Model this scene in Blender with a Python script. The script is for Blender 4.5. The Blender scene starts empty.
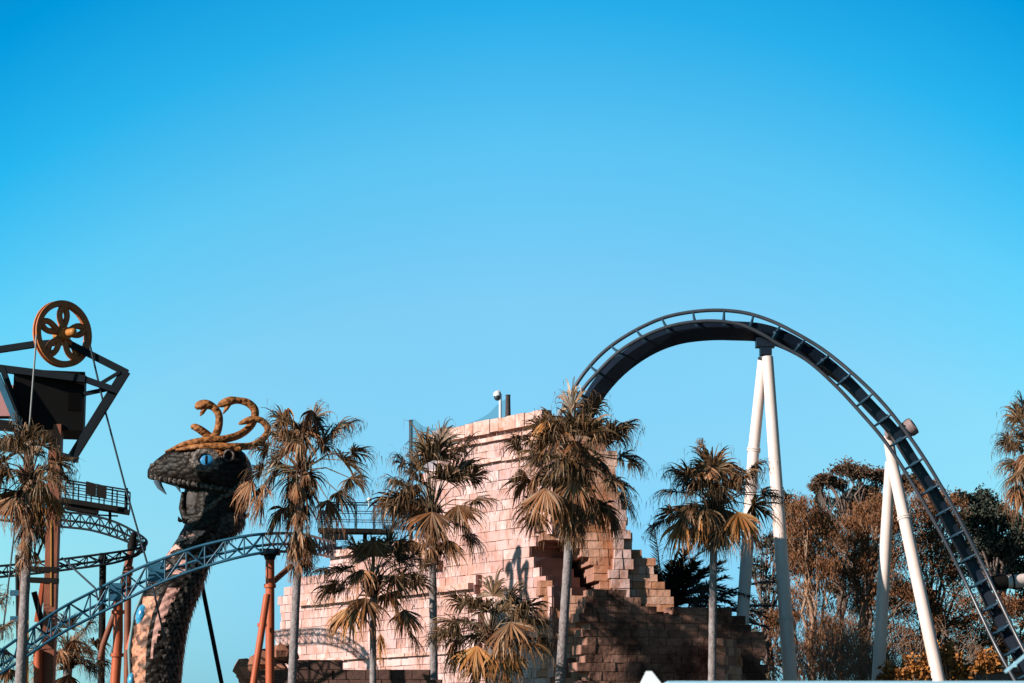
import bpy, math, random
from mathutils import Vector, Matrix
R = math.radians
sc = bpy.context.scene
col = sc.collection
random.seed(7)

# ------------------------------------------------------------------ camera
CAM = Vector((0, 0, 1.7)); PITCH = R(9.8); FPX = 2418.0
FW = Vector((0, math.cos(PITCH), math.sin(PITCH)))
UP = Vector((0, -math.sin(PITCH), math.cos(PITCH)))
RT = Vector((1, 0, 0))
def ray(px, py):
    return FW * FPX + RT * (px - 512) + UP * (341.5 - py)
def P(px, py, Y):                       # the point seen at that pixel at depth Y
    d = ray(px, py)
    return CAM + d * (Y / d.y)
def proj(p):
    v = p - CAM; k = v.dot(FW)
    return 512 + FPX * v.dot(RT) / k, 341.5 - FPX * v.dot(UP) / k
def px2m(n, Y): return n * Y / FPX
cd = bpy.data.cameras.new('camera'); cam = bpy.data.objects.new('camera', cd); col.objects.link(cam)
cam.location = CAM; cam.rotation_euler = (math.pi / 2 + PITCH, 0, 0)
cd.sensor_width = 36; cd.lens = 36 * FPX / 1024; cd.clip_end = 5000; cd.dof.use_dof = True; cd.dof.focus_distance = 92; cd.dof.aperture_fstop = 2.8; cd.clip_start = .1
sc.camera = cam

# ------------------------------------------------------------------ light
AZ, EL = R(57), R(22)
tosun = Vector((-math.sin(AZ) * math.cos(EL), -math.cos(AZ) * math.cos(EL), math.sin(EL)))
sd = bpy.data.lights.new('sun', 'SUN'); so = bpy.data.objects.new('sun', sd); col.objects.link(so)
sd.energy = 5; sd.angle = R(.5); sd.color = (1, .89, .79)
so.rotation_euler = (-tosun).to_track_quat('-Z', 'Y').to_euler(); so.location = (-40, -30, 60)
w = bpy.data.worlds.new('World'); sc.world = w; w.use_nodes = True
nt = w.node_tree; N = nt.nodes; L = nt.links
N.clear()
sky = N.new('ShaderNodeTexSky'); sky.sky_type = 'NISHITA'; sky.sun_disc = False
sky.sun_elevation = EL; sky.sun_rotation = math.pi + AZ; sky.air_density = 1.0; sky.dust_density = .3; sky.ozone_density = 2
tc = N.new('ShaderNodeTexCoord')
sx = N.new('ShaderNodeSeparateXYZ'); L.new(tc.outputs['Generated'], sx.inputs[0])
def mth(op, a, b):
    n = N.new('ShaderNodeMath'); n.operation = op
    for k, v in enumerate((a, b)):
        if isinstance(v, (int, float)): n.inputs[k].default_value = v
        else: L.new(v, n.inputs[k])
    return n.outputs[0]
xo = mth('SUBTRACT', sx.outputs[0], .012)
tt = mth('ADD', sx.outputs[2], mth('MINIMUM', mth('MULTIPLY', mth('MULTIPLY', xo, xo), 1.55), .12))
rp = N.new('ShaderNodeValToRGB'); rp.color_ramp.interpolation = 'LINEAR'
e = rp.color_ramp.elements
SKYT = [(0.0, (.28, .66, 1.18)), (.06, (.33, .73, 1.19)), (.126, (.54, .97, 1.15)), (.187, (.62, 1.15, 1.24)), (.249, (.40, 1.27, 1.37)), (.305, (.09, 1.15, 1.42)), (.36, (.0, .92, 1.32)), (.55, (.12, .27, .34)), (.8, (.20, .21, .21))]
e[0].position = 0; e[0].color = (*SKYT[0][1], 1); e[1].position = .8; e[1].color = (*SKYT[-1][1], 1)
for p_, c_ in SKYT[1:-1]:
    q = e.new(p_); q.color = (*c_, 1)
mx = N.new('ShaderNodeMix'); mx.data_type = 'RGBA'; mx.blend_type = 'MULTIPLY'; mx.inputs[0].default_value = 1
bg = N.new('ShaderNodeBackground'); bg.inputs[1].default_value = .0759
ow = N.new('ShaderNodeOutputWorld')
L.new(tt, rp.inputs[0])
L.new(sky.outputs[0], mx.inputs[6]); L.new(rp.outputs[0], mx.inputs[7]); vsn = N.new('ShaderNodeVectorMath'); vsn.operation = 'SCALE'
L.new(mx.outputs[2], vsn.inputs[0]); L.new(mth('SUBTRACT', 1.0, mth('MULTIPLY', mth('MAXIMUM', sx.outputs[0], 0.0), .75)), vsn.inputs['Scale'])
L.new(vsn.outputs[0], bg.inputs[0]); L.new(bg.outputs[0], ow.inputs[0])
vs = sc.view_settings; vs.view_transform = 'Standard'; vs.look = 'None'; vs.exposure = .9; vs.gamma = 1
sc.render.resolution_x = 1024; sc.render.resolution_y = 683

# ------------------------------------------------------------------ materials
ALB = .68      # the picture is exposed bright, so paints and stone are a little darker than they look
def mat(name, c1, c2=None, rough=.7, scale=3, bump=0, bscale=None, metal=0, island=None, spec=.3, detail=6, mid=.5, sharp=.25, streak=None):
    sc_ = lambda c: tuple(v * ALB for v in c)
    c1 = sc_(c1); c2 = sc_(c2) if c2 else None; island = [sc_(c) for c in island] if island else None
    m = bpy.data.materials.new(name); m.use_nodes = True
    t = m.node_tree; n = t.nodes; l = t.links; b = n['Principled BSDF']
    b.inputs['Roughness'].default_value = rough; b.inputs['Metallic'].default_value = metal
    b.inputs['Specular IOR Level'].default_value = spec
    tc = n.new('ShaderNodeTexCoord')
    out = None
    if island:
        g = n.new('ShaderNodeNewGeometry'); r = n.new('ShaderNodeValToRGB')
        es = r.color_ramp.elements
        es[0].position = 0; es[0].color = (*island[0], 1); es[1].position = 1; es[1].color = (*island[-1], 1)
        for i, c in enumerate(island[1:-1]):
            q = es.new((i + 1) / (len(island) - 1)); q.color = (*c, 1)
        l.new(g.outputs['Random Per Island'], r.inputs[0]); out = r.outputs[0]
    if c2 is not None:
        nz = n.new('ShaderNodeTexNoise'); nz.inputs['Scale'].default_value = scale; nz.inputs['Detail'].default_value = detail
        nz.inputs['Roughness'].default_value = .65
        l.new(tc.outputs['Object'], nz.inputs[0])
        r = n.new('ShaderNodeMapRange'); r.inputs[1].default_value = mid - sharp; r.inputs[2].default_value = mid + sharp
        l.new(nz.outputs[0], r.inputs[0])
        mi = n.new('ShaderNodeMix'); mi.data_type = 'RGBA'; mi.inputs[6].default_value = (*c1, 1); mi.inputs[7].default_value = (*c2, 1)
        if out: l.new(out, mi.inputs[6])
        l.new(r.outputs[0], mi.inputs[0]); out = mi.outputs[2]
    if streak:
        mp = n.new('ShaderNodeMapping'); mp.inputs['Scale'].default_value = (1.6, 1.6, .28)
        nz = n.new('ShaderNodeTexNoise'); nz.inputs['Scale'].default_value = 1.0; nz.inputs['Detail'].default_value = 8; nz.inputs['Roughness'].default_value = .7
        l.new(tc.outputs['Object'], mp.inputs[0]); l.new(mp.outputs[0], nz.inputs[0])
        r = n.new('ShaderNodeMapRange'); r.inputs[1].default_value = .48; r.inputs[2].default_value = .70; r.inputs[4].default_value = .8
        l.new(nz.outputs[0], r.inputs[0])
        mi = n.new('ShaderNodeMix'); mi.data_type = 'RGBA'; mi.inputs[7].default_value = (*sc_(streak), 1)
        l.new(out, mi.inputs[6]); l.new(r.outputs[0], mi.inputs[0]); out = mi.outputs[2]
    if out: l.new(out, b.inputs[0])
    else: b.inputs[0].default_value = (*c1, 1)
    if bump:
        nz = n.new('ShaderNodeTexNoise'); nz.inputs['Scale'].default_value = bscale or scale * 3; nz.inputs['Detail'].default_value = 5
        l.new(tc.outputs['Object'], nz.inputs[0])
        bp = n.new('ShaderNodeBump'); bp.inputs['Strength'].default_value = bump; bp.inputs['Distance'].default_value = .06
        l.new(nz.outputs[0], bp.inputs['Height']); l.new(bp.outputs[0], b.inputs['Normal'])
    return m

PINK = [(.65, .43, .41), (.71, .50, .48), (.60, .38, .355), (.73, .54, .52), (.65, .45, .43), (.53, .31, .28), (.69, .48, .46), (.56, .37, .365)]
ORNG = [(.66, .33, .21), (.72, .42, .31), (.58, .25, .13), (.76, .50, .40), (.66, .36, .25)]
M = {}
M['stone'] = mat('pink_stone', PINK[0], (.42, .19, .13), island=PINK, scale=1.7, mid=.64, sharp=.16, detail=9, streak=(.50, .235, .16), bump=.7, bscale=4, rough=.9, spec=.1)
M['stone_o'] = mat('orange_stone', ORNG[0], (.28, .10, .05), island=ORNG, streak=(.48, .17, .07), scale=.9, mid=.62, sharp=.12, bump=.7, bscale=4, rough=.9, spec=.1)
M['ledge'] = mat('ledge_stone', (.76, .52, .48), (.38, .15, .07), scale=1.6, mid=.56, sharp=.16, bump=.7, bscale=4, rough=.9, spec=.1)
M['mortar'] = mat('mortar', (.44, .24, .19), (.3, .15, .11), scale=2, rough=.95, spec=.05)
M['stone_d'] = mat('recess_shade_stone', (.12, .075, .06), (.05, .035, .03), island=[(.16, .085, .065), (.24, .13, .095), (.11, .06, .05), (.2, .115, .09)], scale=1.2, mid=.55, sharp=.2, bump=.8, bscale=4, rough=.9, spec=.1)  # stone darkened to paint the shade inside the opening
M['stone_shade'] = mat('shaded_stone', (.3, .15, .1), (.07, .035, .028), island=[(.30, .16, .12), (.36, .2, .15), (.22, .115, .085), (.32, .17, .125), (.26, .135, .1)], scale=.7, mid=.5, sharp=.09, bump=1, bscale=4, rough=.9, spec=.1)  # side wing stone, its shade put into a darkened brown colour
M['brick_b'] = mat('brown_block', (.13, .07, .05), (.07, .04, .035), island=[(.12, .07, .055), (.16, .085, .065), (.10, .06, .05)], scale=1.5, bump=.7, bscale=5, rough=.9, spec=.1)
M['rock'] = mat('rubble_rock', (.5, .23, .15), (.2, .08, .05), scale=1.2, bump=1, bscale=3, rough=.9, spec=.1)
M['bark'] = mat('palm_bark', (.36, .33, .34), (.17, .13, .12), scale=7, bump=.6, bscale=12, rough=.95, spec=.05)
M['frond'] = mat('fan_frond', (.1, .06, .04), island=[(.025, .017, .010), (.07, .045, .02), (.15, .07, .028), (.24, .12, .05), (.04, .03, .014), (.44, .27, .16), (.10, .062, .022), (.03, .02, .012), (.18, .08, .03)], rough=.5, spec=.35)
M['dead'] = mat('dead_frond', (.2, .09, .04), island=[(.13, .055, .026), (.25, .10, .04), (.34, .16, .075), (.07, .03, .016), (.46, .29, .18), (.30, .11, .035), (.10, .045, .02)], rough=.7, spec=.2)
M['gold'] = mat('golden_frond', (.3, .15, .04), island=[(.44, .16, .04), (.52, .21, .055), (.30, .105, .028), (.56, .30, .12), (.18, .07, .025)], rough=.6, spec=.25)
M['petiole'] = mat('frond_stalk', (.22, .17, .11), island=[(.26, .2, .13), (.15, .1, .06), (.2, .18, .11)], rough=.6)
M['heart'] = mat('leaf_bases', (.22, .1, .05), (.09, .045, .03), scale=9, bump=1, bscale=14, rough=.9)
M['white'] = mat('white_paint', (.88, .74, .69), (.78, .63, .57), streak=(.72, .55, .46), scale=.8, rough=.45, spec=.3)
M['navy'] = mat('navy_paint', (.008, .016, .03), (.005, .009, .018), scale=1.2, rough=.4, spec=.3)
M['rail'] = mat('rail_paint', (.07, .075, .09), (.035, .045, .06), scale=2, rough=.35, spec=.5)
M['tie'] = mat('tie_paint', (.025, .075, .12), (.018, .045, .075), scale=2, rough=.4)
M['blue'] = mat('blue_steel', (.022, .13, .215), (.014, .075, .135), scale=1.5, rough=.4, spec=.4)
M['teal'] = mat('dark_teal_steel', (.005, .011, .017), (.004, .007, .011), scale=2, rough=.6, spec=.1)
M['orange'] = mat('orange_steel', (.56, .12, .04), (.36, .07, .026), scale=1.1, rough=.5, spec=.3)
M['rust'] = mat('rust_steel', (.30, .085, .035), (.13, .04, .022), scale=1.5, rough=.6, bump=.2, bscale=6)
M['black'] = mat('black_steel', (.006, .006, .006), (.010, .008, .008), scale=2, rough=.7, spec=.1)
M['ybolt'] = mat('yellow_trim', (.5, .24, .04), rough=.6)
M['cable'] = mat('cable_steel', (.3, .3, .3), rough=.4, metal=.3)
M['dcable'] = mat('dark_cable', (.03, .05, .07), rough=.5)
M['pinkp'] = mat('pink_panel', (.42, .2, .2), rough=.7)
M['wood'] = mat('dark_post', (.09, .07, .065), (.04, .03, .03), scale=5, rough=.9, bump=.4)
M['cam'] = mat('camera_white', (.75, .8, .82), rough=.3)
M['camd'] = mat('camera_lens', (.05, .07, .09), rough=.2)
M['bronze_old'] = mat('bronze_snake', (.46, .17, .06), (.10, .035, .02), scale=4.5, mid=.55, sharp=.12, rough=.5, bump=.8, bscale=9, spec=.5)
M['roof'] = mat('roof_edge', (.35, .62, .78), rough=.5)
M['roofw'] = mat('roof_cap', (.75, .85, .9), rough=.5)
M['ground'] = mat('ground', (.09, .085, .06), (.14, .12, .09), scale=.2, rough=.95)
M['tanbark'] = mat('tan_bark', (.46, .30, .21), (.26, .16, .11), scale=4, rough=.9, bump=.5)
M['grbark'] = mat('grey_bark', (.26, .19, .16), (.13, .09, .08), scale=4, rough=.9)
def leafm(name, cols): return mat(name, cols[0], island=cols, rough=.65, spec=.2)
M['lf_brown'] = leafm('russet_foliage', [(.20, .075, .03), (.28, .11, .045), (.12, .05, .022), (.34, .15, .07), (.20, .085, .035), (.12, .08, .035)])
M['lf_dkbr'] = leafm('umber_foliage', [(.07, .045, .03), (.13, .075, .045), (.19, .10, .06), (.08, .06, .04)])
M['lf_grey'] = leafm('greygreen_foliage', [(.05, .06, .05), (.09, .075, .05), (.035, .05, .05), (.07, .05, .035)])
M['lf_dark'] = leafm('dark_foliage', [(.02, .04, .032), (.045, .06, .045), (.075, .075, .055), (.03, .04, .03)])
M['lf_yel'] = leafm('orange_foliage', [(.42, .15, .03), (.52, .22, .05), (.28, .10, .03), (.14, .07, .03)])
M['lf_blk'] = leafm('blackgreen_fronds', [(.008, .012, .01), (.014, .02, .016), (.022, .026, .02)])
M['lf_ash'] = leafm('ashen_fronds', [(.06, .06, .06), (.10, .095, .09), (.04, .045, .045)])

def scales(name, c1, c2, scale, rough=.45):
    m = bpy.data.materials.new(name); m.use_nodes = True
    t = m.node_tree; n = t.nodes; l = t.links; b = n['Principled BSDF']
    tc = n.new('ShaderNodeTexCoord'); mp = n.new('ShaderNodeMapping'); mp.inputs['Scale'].default_value = (1, 1, 1.5)
    v = n.new('ShaderNodeTexVoronoi'); v.inputs['Scale'].default_value = scale; v.feature = 'F1'
    l.new(tc.outputs['Object'], mp.inputs[0]); l.new(mp.outputs[0], v.inputs['Vector'])
    r = n.new('ShaderNodeValToRGB'); r.color_ramp.elements[0].position = .1; r.color_ramp.elements[0].color = (*c2, 1)
    r.color_ramp.elements[1].position = .75; r.color_ramp.elements[1].color = (*c1, 1)
    l.new(v.outputs['Distance'], r.inputs[0]); l.new(r.outputs[0], b.inputs[0])
    bp = n.new('ShaderNodeBump'); bp.invert = True; bp.inputs['Strength'].default_value = .7; bp.inputs['Distance'].default_value = .08
    l.new(v.outputs['Distance'], bp.inputs['Height']); l.new(bp.outputs[0], b.inputs['Normal'])
    b.inputs['Roughness'].default_value = rough; b.inputs['Specular IOR Level'].default_value = .12
    return m
M['scale'] = scales('black_scales', (.003, .0026, .0023), (.020, .014, .011), 3.8, .5)
M['ring'] = scales('grey_scales', (.02, .018, .016), (.12, .10, .09), 4.5)
M['bronze'] = scales('bronze_scales', (.27, .11, .035), (.09, .03, .012), 5.5)
M['belly'] = mat('peach_belly', (.66, .30, .18), (.10, .045, .028), scale=2.6, mid=.50, sharp=.07, rough=.6, detail=3, bump=.3)
M['pinkb'] = mat('pink_belly', (.66, .36, .30), (.22, .09, .07), scale=3, mid=.57, sharp=.06, rough=.6, detail=3)
M['eye'] = mat('blue_eye', (.02, .22, .5), (.05, .36, .66), scale=3, rough=.4, spec=.3)
M['gem'] = mat('blue_gem', (.08, .42, .68), (.02, .16, .34), scale=2.2, mid=.5, sharp=.1, rough=.2, spec=.6)
M['fang'] = mat('fang', (.10, .15, .2), rough=.3)
M['gum'] = mat('mouth_lining', (.012, .008, .008), (.045, .03, .028), scale=2, rough=.6, bump=.5)
def netm():
    m = bpy.data.materials.new('netting'); m.use_nodes = True
    t = m.node_tree; n = t.nodes; l = t.links; b = n['Principled BSDF']; b.inputs[0].default_value = (.03, .16, .25, 1); b.inputs['Roughness'].default_value = .9
    tr = n.new('ShaderNodeBsdfTransparent'); mi = n.new('ShaderNodeMixShader'); mi.inputs[0].default_value = .52
    l.new(tr.outputs[0], mi.inputs[1]); l.new(b.outputs[0], mi.inputs[2]); l.new(mi.outputs[0], n['Material Output'].inputs[0])
    return m
M['net'] = netm()

# ------------------------------------------------------------------ mesh helpers
class MB:
    def __init__(s): s.v = []; s.f = []; s.mi = []; s.sm = []
    def add(s, vs, fs, mi=0, smooth=False):
        o = len(s.v); s.v.extend(vs)
        for f in fs: s.f.append([i + o for i in f]); s.mi.append(mi); s.sm.append(smooth)
    def box(s, c, ax, ay, az, mi=0):     # c centre, ax ay az half-axis vectors
        vs = [c + ax * i + ay * j + az * k for k in (-1, 1) for j in (-1, 1) for i in (-1, 1)]
        s.add(vs, [(0, 2, 3, 1), (4, 5, 7, 6), (0, 1, 5, 4), (2, 6, 7, 3), (0, 4, 6, 2), (1, 3, 7, 5)], mi)
    def beam(s, a, b, wdt, hgt=None, mi=0, up=None):
        hgt = hgt or wdt; t = (b - a); ln = t.length; t.normalize()
        u = up or Vector((0, 0, 1))
        if abs(t.dot(u)) > .95: u = Vector((0, 1, 0))
        sd_ = t.cross(u).normalized(); u = sd_.cross(t).normalized()
        s.box((a + b) / 2, t * (ln / 2), sd_ * (wdt / 2), u * (hgt / 2), mi)
    def tube(s, pts, rad, n=8, mi=0, smooth=True, cap=True):
        m_ = len(pts)
        if not hasattr(rad, '__len__'): rad = [rad] * m_
        ring = []; u = None
        for i, p in enumerate(pts):
            t = (pts[min(i + 1, m_ - 1)] - pts[max(i - 1, 0)]).normalized()
            if u is None:
                u = t.cross(Vector((0, 1, 0)));
                if u.length < .1: u = t.cross(Vector((1, 0, 0)))
            u = (u - t * u.dot(t)).normalized(); v_ = t.cross(u)
            ring.append([p + (u * math.cos(2 * math.pi * k / n) + v_ * math.sin(2 * math.pi * k / n)) * rad[i] for k in range(n)])
        vs = [q for r_ in ring for q in r_]; fs = []
        for i in range(m_ - 1):
            for k in range(n):
                k2 = (k + 1) % n; fs.append((i * n + k, i * n + k2, (i + 1) * n + k2, (i + 1) * n + k))
        s.add(vs, fs, mi, smooth)
        if cap:
            s.add(ring[0], [tuple(range(n))[::-1]], mi); s.add(ring[-1], [tuple(range(n))], mi)
    def ball(s, c, rx, ry, rz, n=12, m_=8, mi=0, jit=0, rot=None):
        vs = []; fs = []
        for j in range(m_ + 1):
            th = math.pi * j / m_
            for k in range(n):
                ph = 2 * math.pi * k / n; q = 1 + random.uniform(-jit, jit)
                d = Vector((math.sin(th) * math.cos(ph) * rx, math.sin(th) * math.sin(ph) * ry, math.cos(th) * rz)) * q
                if rot: d = rot @ d
                vs.append(c + d)
        for j in range(m_):
            for k in range(n):
                k2 = (k + 1) % n; fs.append((j * n + k, (j + 1) * n + k, (j + 1) * n + k2, j * n + k2))
        s.add(vs, fs, mi, jit == 0)
    def build(s, name, mats, parent=None, origin=None):
        me = bpy.data.meshes.new(name)
        o = bpy.data.objects.new(name, me); col.objects.link(o)
        org = Vector((0, 0, 0))
        if parent is not None: o.parent = parent; org = parent.location.copy()
        elif origin is not None: org = origin.copy(); o.location = org
        me.from_pydata([tuple(p - org) for p in s.v], [], s.f)
        for m_ in (mats if isinstance(mats, (list, tuple)) else [mats]): me.materials.append(m_)
        me.polygons.foreach_set('material_index', s.mi); me.polygons.foreach_set('use_smooth', s.sm); me.update()
        return o
def thing(name, label, cat, loc, group=None):
    o = bpy.data.objects.new(name, None); col.objects.link(o); o.location = loc; o.empty_display_size = .3
    o['label'] = label; o['category'] = cat
    if group: o['group'] = group
    return o
def tag(o, label, cat, group=None):
    o['label'] = label; o['category'] = cat
    if group: o['group'] = group
    return o
def G(p): return Vector((p.x, p.y, 0))
def inpoly(x, y, pl):
    c = False; j = len(pl) - 1
    for i in range(len(pl)):
        xi, yi = pl[i]; xj, yj = pl[j]
        if (yi > y) != (yj > y) and x < (xj - xi) * (y - yi) / (yj - yi) + xi: c = not c
        j = i
    return c
def spline(pts, n):                      # Catmull-Rom through n-dim tuples
    out = []; m_ = len(pts)
    for i in range(m_ - 1):
        p0, p1, p2, p3 = pts[max(i - 1, 0)], pts[i], pts[i + 1], pts[min(i + 2, m_ - 1)]
        for k in range(n):
            t = k / n
            out.append(tuple(.5 * ((2 * b) + (-a + c) * t + (2 * a - 5 * b + 4 * c - d) * t * t + (-a + 3 * b - 3 * c + d) * t ** 3) for a, b, c, d in zip(p0, p1, p2, p3)))
    out.append(tuple(pts[-1])); return out
def resample(pts, step):                 # tuples -> equal pixel spacing on the first two
    out = [pts[0]]; acc = 0
    for a, b in zip(pts, pts[1:]):
        d = math.hypot(b[0] - a[0], b[1] - a[1])
        if d == 0: continue
        t = step - acc
        while t <= d:
            out.append(tuple(x + (y - x) * t / d for x, y in zip(a, b))); t += step
        acc = (acc + d) % step
    return out

# ------------------------------------------------------------------ setting
g = MB(); g.add([Vector((x, y, 0)) for x, y in ((-2500, -500), (2500, -500), (2500, 4500), (-2500, 4500))], [(0, 1, 2, 3)])
g.build('ground', M['ground'])['kind'] = 'structure'

# ------------------------------------------------------------------ temple
def wallblocks(mb, O, u, n, length, z0, z1, poly, holes=(), depth=1.5, h=.44, wr=(.45, 1.0), mi=0, mortar=1, prot=.07):
    rnd = random.Random(int(O.x * 31 + O.y * 7)); z = z0
    while z < z1:
        hh = h * rnd.uniform(.88, 1.12); s = -rnd.random() * .5
        while s < length:
            wd = rnd.uniform(*wr)
            c = O + u * (s + wd / 2); c.z = z + hh / 2
            x, y = proj(c)
            if inpoly(x, y, poly) and not any(inpoly(x, y, q) for q in holes):
                pr = rnd.uniform(-.6, 1) * prot
                gp = .010
                c2 = c + n * (pr - .3)
                vs = []
                for k in (-1, 1):
                    for j in (-1, 1):
                        for i in (-1, 1):
                            jt = Vector((rnd.uniform(-.012, .012), rnd.uniform(-.016, .016), rnd.uniform(-.012, .012)))
                            vs.append(c2 + u * (i * (wd / 2 - gp)) + n * (j * .3) + Vector((0, 0, k * (hh / 2 - gp))) + jt)
                mb.add(vs, [(0, 2, 3, 1), (4, 5, 7, 6), (0, 1, 5, 4), (2, 6, 7, 3), (0, 4, 6, 2), (1, 3, 7, 5)], mi)
                cc = c - n * (depth / 2 + .09)
                mb.box(cc, u * (wd / 2), n * (depth / 2), Vector((0, 0, hh / 2)), mortar)
            s += wd
        z += hh
def hit(px, py, O, n):                   # pixel ray with a vertical plane
    d = ray(px, py); return CAM + d * ((O - CAM).dot(n) / d.dot(n))
def ledge(mb, a, b, O, n, up=.2, out=.14, seg=1.1, mi=2, tilt=0):
    A = hit(*a, O, n); B = hit(*b, O, n); B.z = A.z + tilt; t = (B - A); ln = t.length; t.normalize(); k = max(1, int(ln / seg))
    for i in range(k):
        c = A + t * (ln * (i + .5) / k) + n * (out / 2 - .1 + random.uniform(-.03, .03)) + Vector((0, 0, random.uniform(-.02, .02)))
        mb.box(c, t * (ln / k / 2 - .012), n * (out / 2 + .1), Vector((0, 0, up / 2 * random.uniform(.92, 1.08))), mi)
u3 = Vector((-.571, .821, 0)).normalized(); n3 = Vector((-.821, -.571, 0)).normalized()
K = P(548, 700, 97); K.z = 0
hole = [(534, 538), (560, 541), (588, 556), (598, 571), (592, 579), (600, 596), (585, 596), (573, 590), (556, 590), (548, 578), (539, 577), (530, 560)]
temple = thing('temple_ruin', 'pink stone block temple ruin with broken top and dark jagged opening behind the palms', 'ruin', K)
tm = [M['stone'], M['mortar'], M['ledge']]
mb = MB()
T3 = [(438, 434), (513, 419), (552, 420), (552, 705), (425, 705), (425, 445), (432, 436)]
wallblocks(mb, K, u3, n3, 10.5, 0, 16, T3, [hole], depth=1.6, h=.40, prot=.014, wr=(.4, 1.0))
wallblocks(mb, K + n3 * -3.0 - u3 * .5, u3, n3, 11, 0, 13.5, T3, (), depth=1.0, h=.40, prot=.014, wr=(.4, 1.0))
mb.build('tower_wall', tm, temple)
mb = MB()
O3 = K + n3 * .05
ledge(mb, (438, 438), (548, 415), O3, n3, up=.55, out=.30, seg=.62)
mb.build('tower_cornice', tm, temple); mb = MB()
ledge(mb, (438, 450), (548, 427), O3, n3, up=.16, out=.16, seg=1.4)
mb.build('tower_cornice', tm, temple); mb = MB()
ledge(mb, (438, 471), (548, 446), O3, n3, up=.14, out=.16, seg=1.0)
mb.build('tower_cornice', tm, temple)
mb = MB()
u2 = Vector((1, .18, 0)).normalized(); n2 = Vector((.18, -1, 0)).normalized()
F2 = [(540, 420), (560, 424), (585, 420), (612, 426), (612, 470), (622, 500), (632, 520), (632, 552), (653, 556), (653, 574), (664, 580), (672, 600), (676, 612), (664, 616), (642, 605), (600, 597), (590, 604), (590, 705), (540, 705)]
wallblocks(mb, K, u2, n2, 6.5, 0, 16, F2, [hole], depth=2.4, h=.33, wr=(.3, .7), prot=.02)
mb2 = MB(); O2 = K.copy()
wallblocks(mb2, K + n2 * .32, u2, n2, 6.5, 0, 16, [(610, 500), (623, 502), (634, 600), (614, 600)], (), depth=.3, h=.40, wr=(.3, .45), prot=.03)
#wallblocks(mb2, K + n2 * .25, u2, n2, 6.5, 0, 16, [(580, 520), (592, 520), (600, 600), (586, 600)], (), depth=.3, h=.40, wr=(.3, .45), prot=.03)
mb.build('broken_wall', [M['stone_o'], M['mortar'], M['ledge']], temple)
mb2.build('wall_buttress', [M['ledge'], M['mortar']], temple)
mb = MB()      # back of the opening, recess shade put into its dark stone colour
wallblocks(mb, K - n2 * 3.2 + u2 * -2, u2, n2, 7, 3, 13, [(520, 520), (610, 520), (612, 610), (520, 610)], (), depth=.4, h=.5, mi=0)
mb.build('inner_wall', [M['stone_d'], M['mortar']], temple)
mb = MB()
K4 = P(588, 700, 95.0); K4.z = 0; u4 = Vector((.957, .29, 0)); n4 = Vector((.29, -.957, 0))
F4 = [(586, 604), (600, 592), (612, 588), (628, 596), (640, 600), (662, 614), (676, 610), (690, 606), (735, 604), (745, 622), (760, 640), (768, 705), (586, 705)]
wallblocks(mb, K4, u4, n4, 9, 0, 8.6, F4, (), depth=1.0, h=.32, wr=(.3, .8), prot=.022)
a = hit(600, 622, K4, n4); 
mb.build('side_wing', [M['stone_shade'], M['mortar'], M['ledge']], temple)
mb = MB()
K1 = K + n3 * .3; K1 = K1 + u3 * 0
T1 = [(277, 705), (277, 604), (281, 596), (287, 589), (293, 583), (303, 576), (325, 573), (330, 556), (345, 549), (432, 536), (436, 583), (474, 577), (474, 705)]
wallblocks(mb, K1 + u3 * 4, u3, n3, 26, 0, 10.5, T1, (), depth=1.6, h=.40, prot=.014, wr=(.4, 1.0))
mb.build('lower_terrace', tm, temple)
mb = MB()
ledge(mb, (301, 604), (474, 580), K1, n3, up=.24, out=.3, seg=1.3)
mb.build('terrace_ledge', tm, temple); mb = MB()
ledge(mb, (310, 661), (474, 650), K1, n3, up=.14, out=.2, seg=1.5)
mb.build('terrace_ledge', tm, temple); mb = MB()
ledge(mb, (330, 555), (432, 538), K1, n3, up=.3, out=.3, seg=.9)
mb.build('terrace_ledge', tm, temple)
# low wall, dark brown colour painted in place of shade at the temple foot
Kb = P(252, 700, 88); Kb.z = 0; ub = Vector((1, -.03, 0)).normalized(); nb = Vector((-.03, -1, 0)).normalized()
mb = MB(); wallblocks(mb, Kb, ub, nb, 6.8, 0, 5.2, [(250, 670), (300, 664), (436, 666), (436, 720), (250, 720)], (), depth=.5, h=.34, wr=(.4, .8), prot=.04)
lw = mb.build('low_wall', [M['brick_b'], M['mortar']], None, Kb); tag(lw, 'low brown block wall darkened for shade along the foot of the pink temple', 'wall')
mb = MB()
for i in range(26):
    px = random.uniform(240, 292); py = random.uniform(655 - (px - 240) * .12, 700)
    if px < 252: py = max(py, 668)
    c = P(px, py, 89.5 + random.uniform(-.5, .8)); r_ = random.uniform(.25, .6)
    mb.ball(c, r_, r_ * .8, r_ * .7, 7, 5, jit=.22)
q = P(268, 700, 90); q.z = 0
mb.ball(q + Vector((0, 0, 1)), 1.25, 1, 2.6, 12, 10, jit=.12)
rb = mb.build('rock_outcrop', M['rock'], None, q); tag(rb, 'jagged red brown rock mound at the left foot of the temple', 'rocks')
K5 = P(715, 700, 95.2); K5.z = 0; mb = MB()
wallblocks(mb, K5, Vector((.45, .893, 0)), Vector((-.893, .45 * -1, 0)), 6, 0, 8, [(712, 642), (722, 640), (728, 652), (738, 668), (744, 705), (708, 705)], (), depth=.5, h=.34, wr=(.3, .6), prot=.08)
mb.build('wing_end', [M['stone_o'], M['mortar']], temple)

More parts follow.
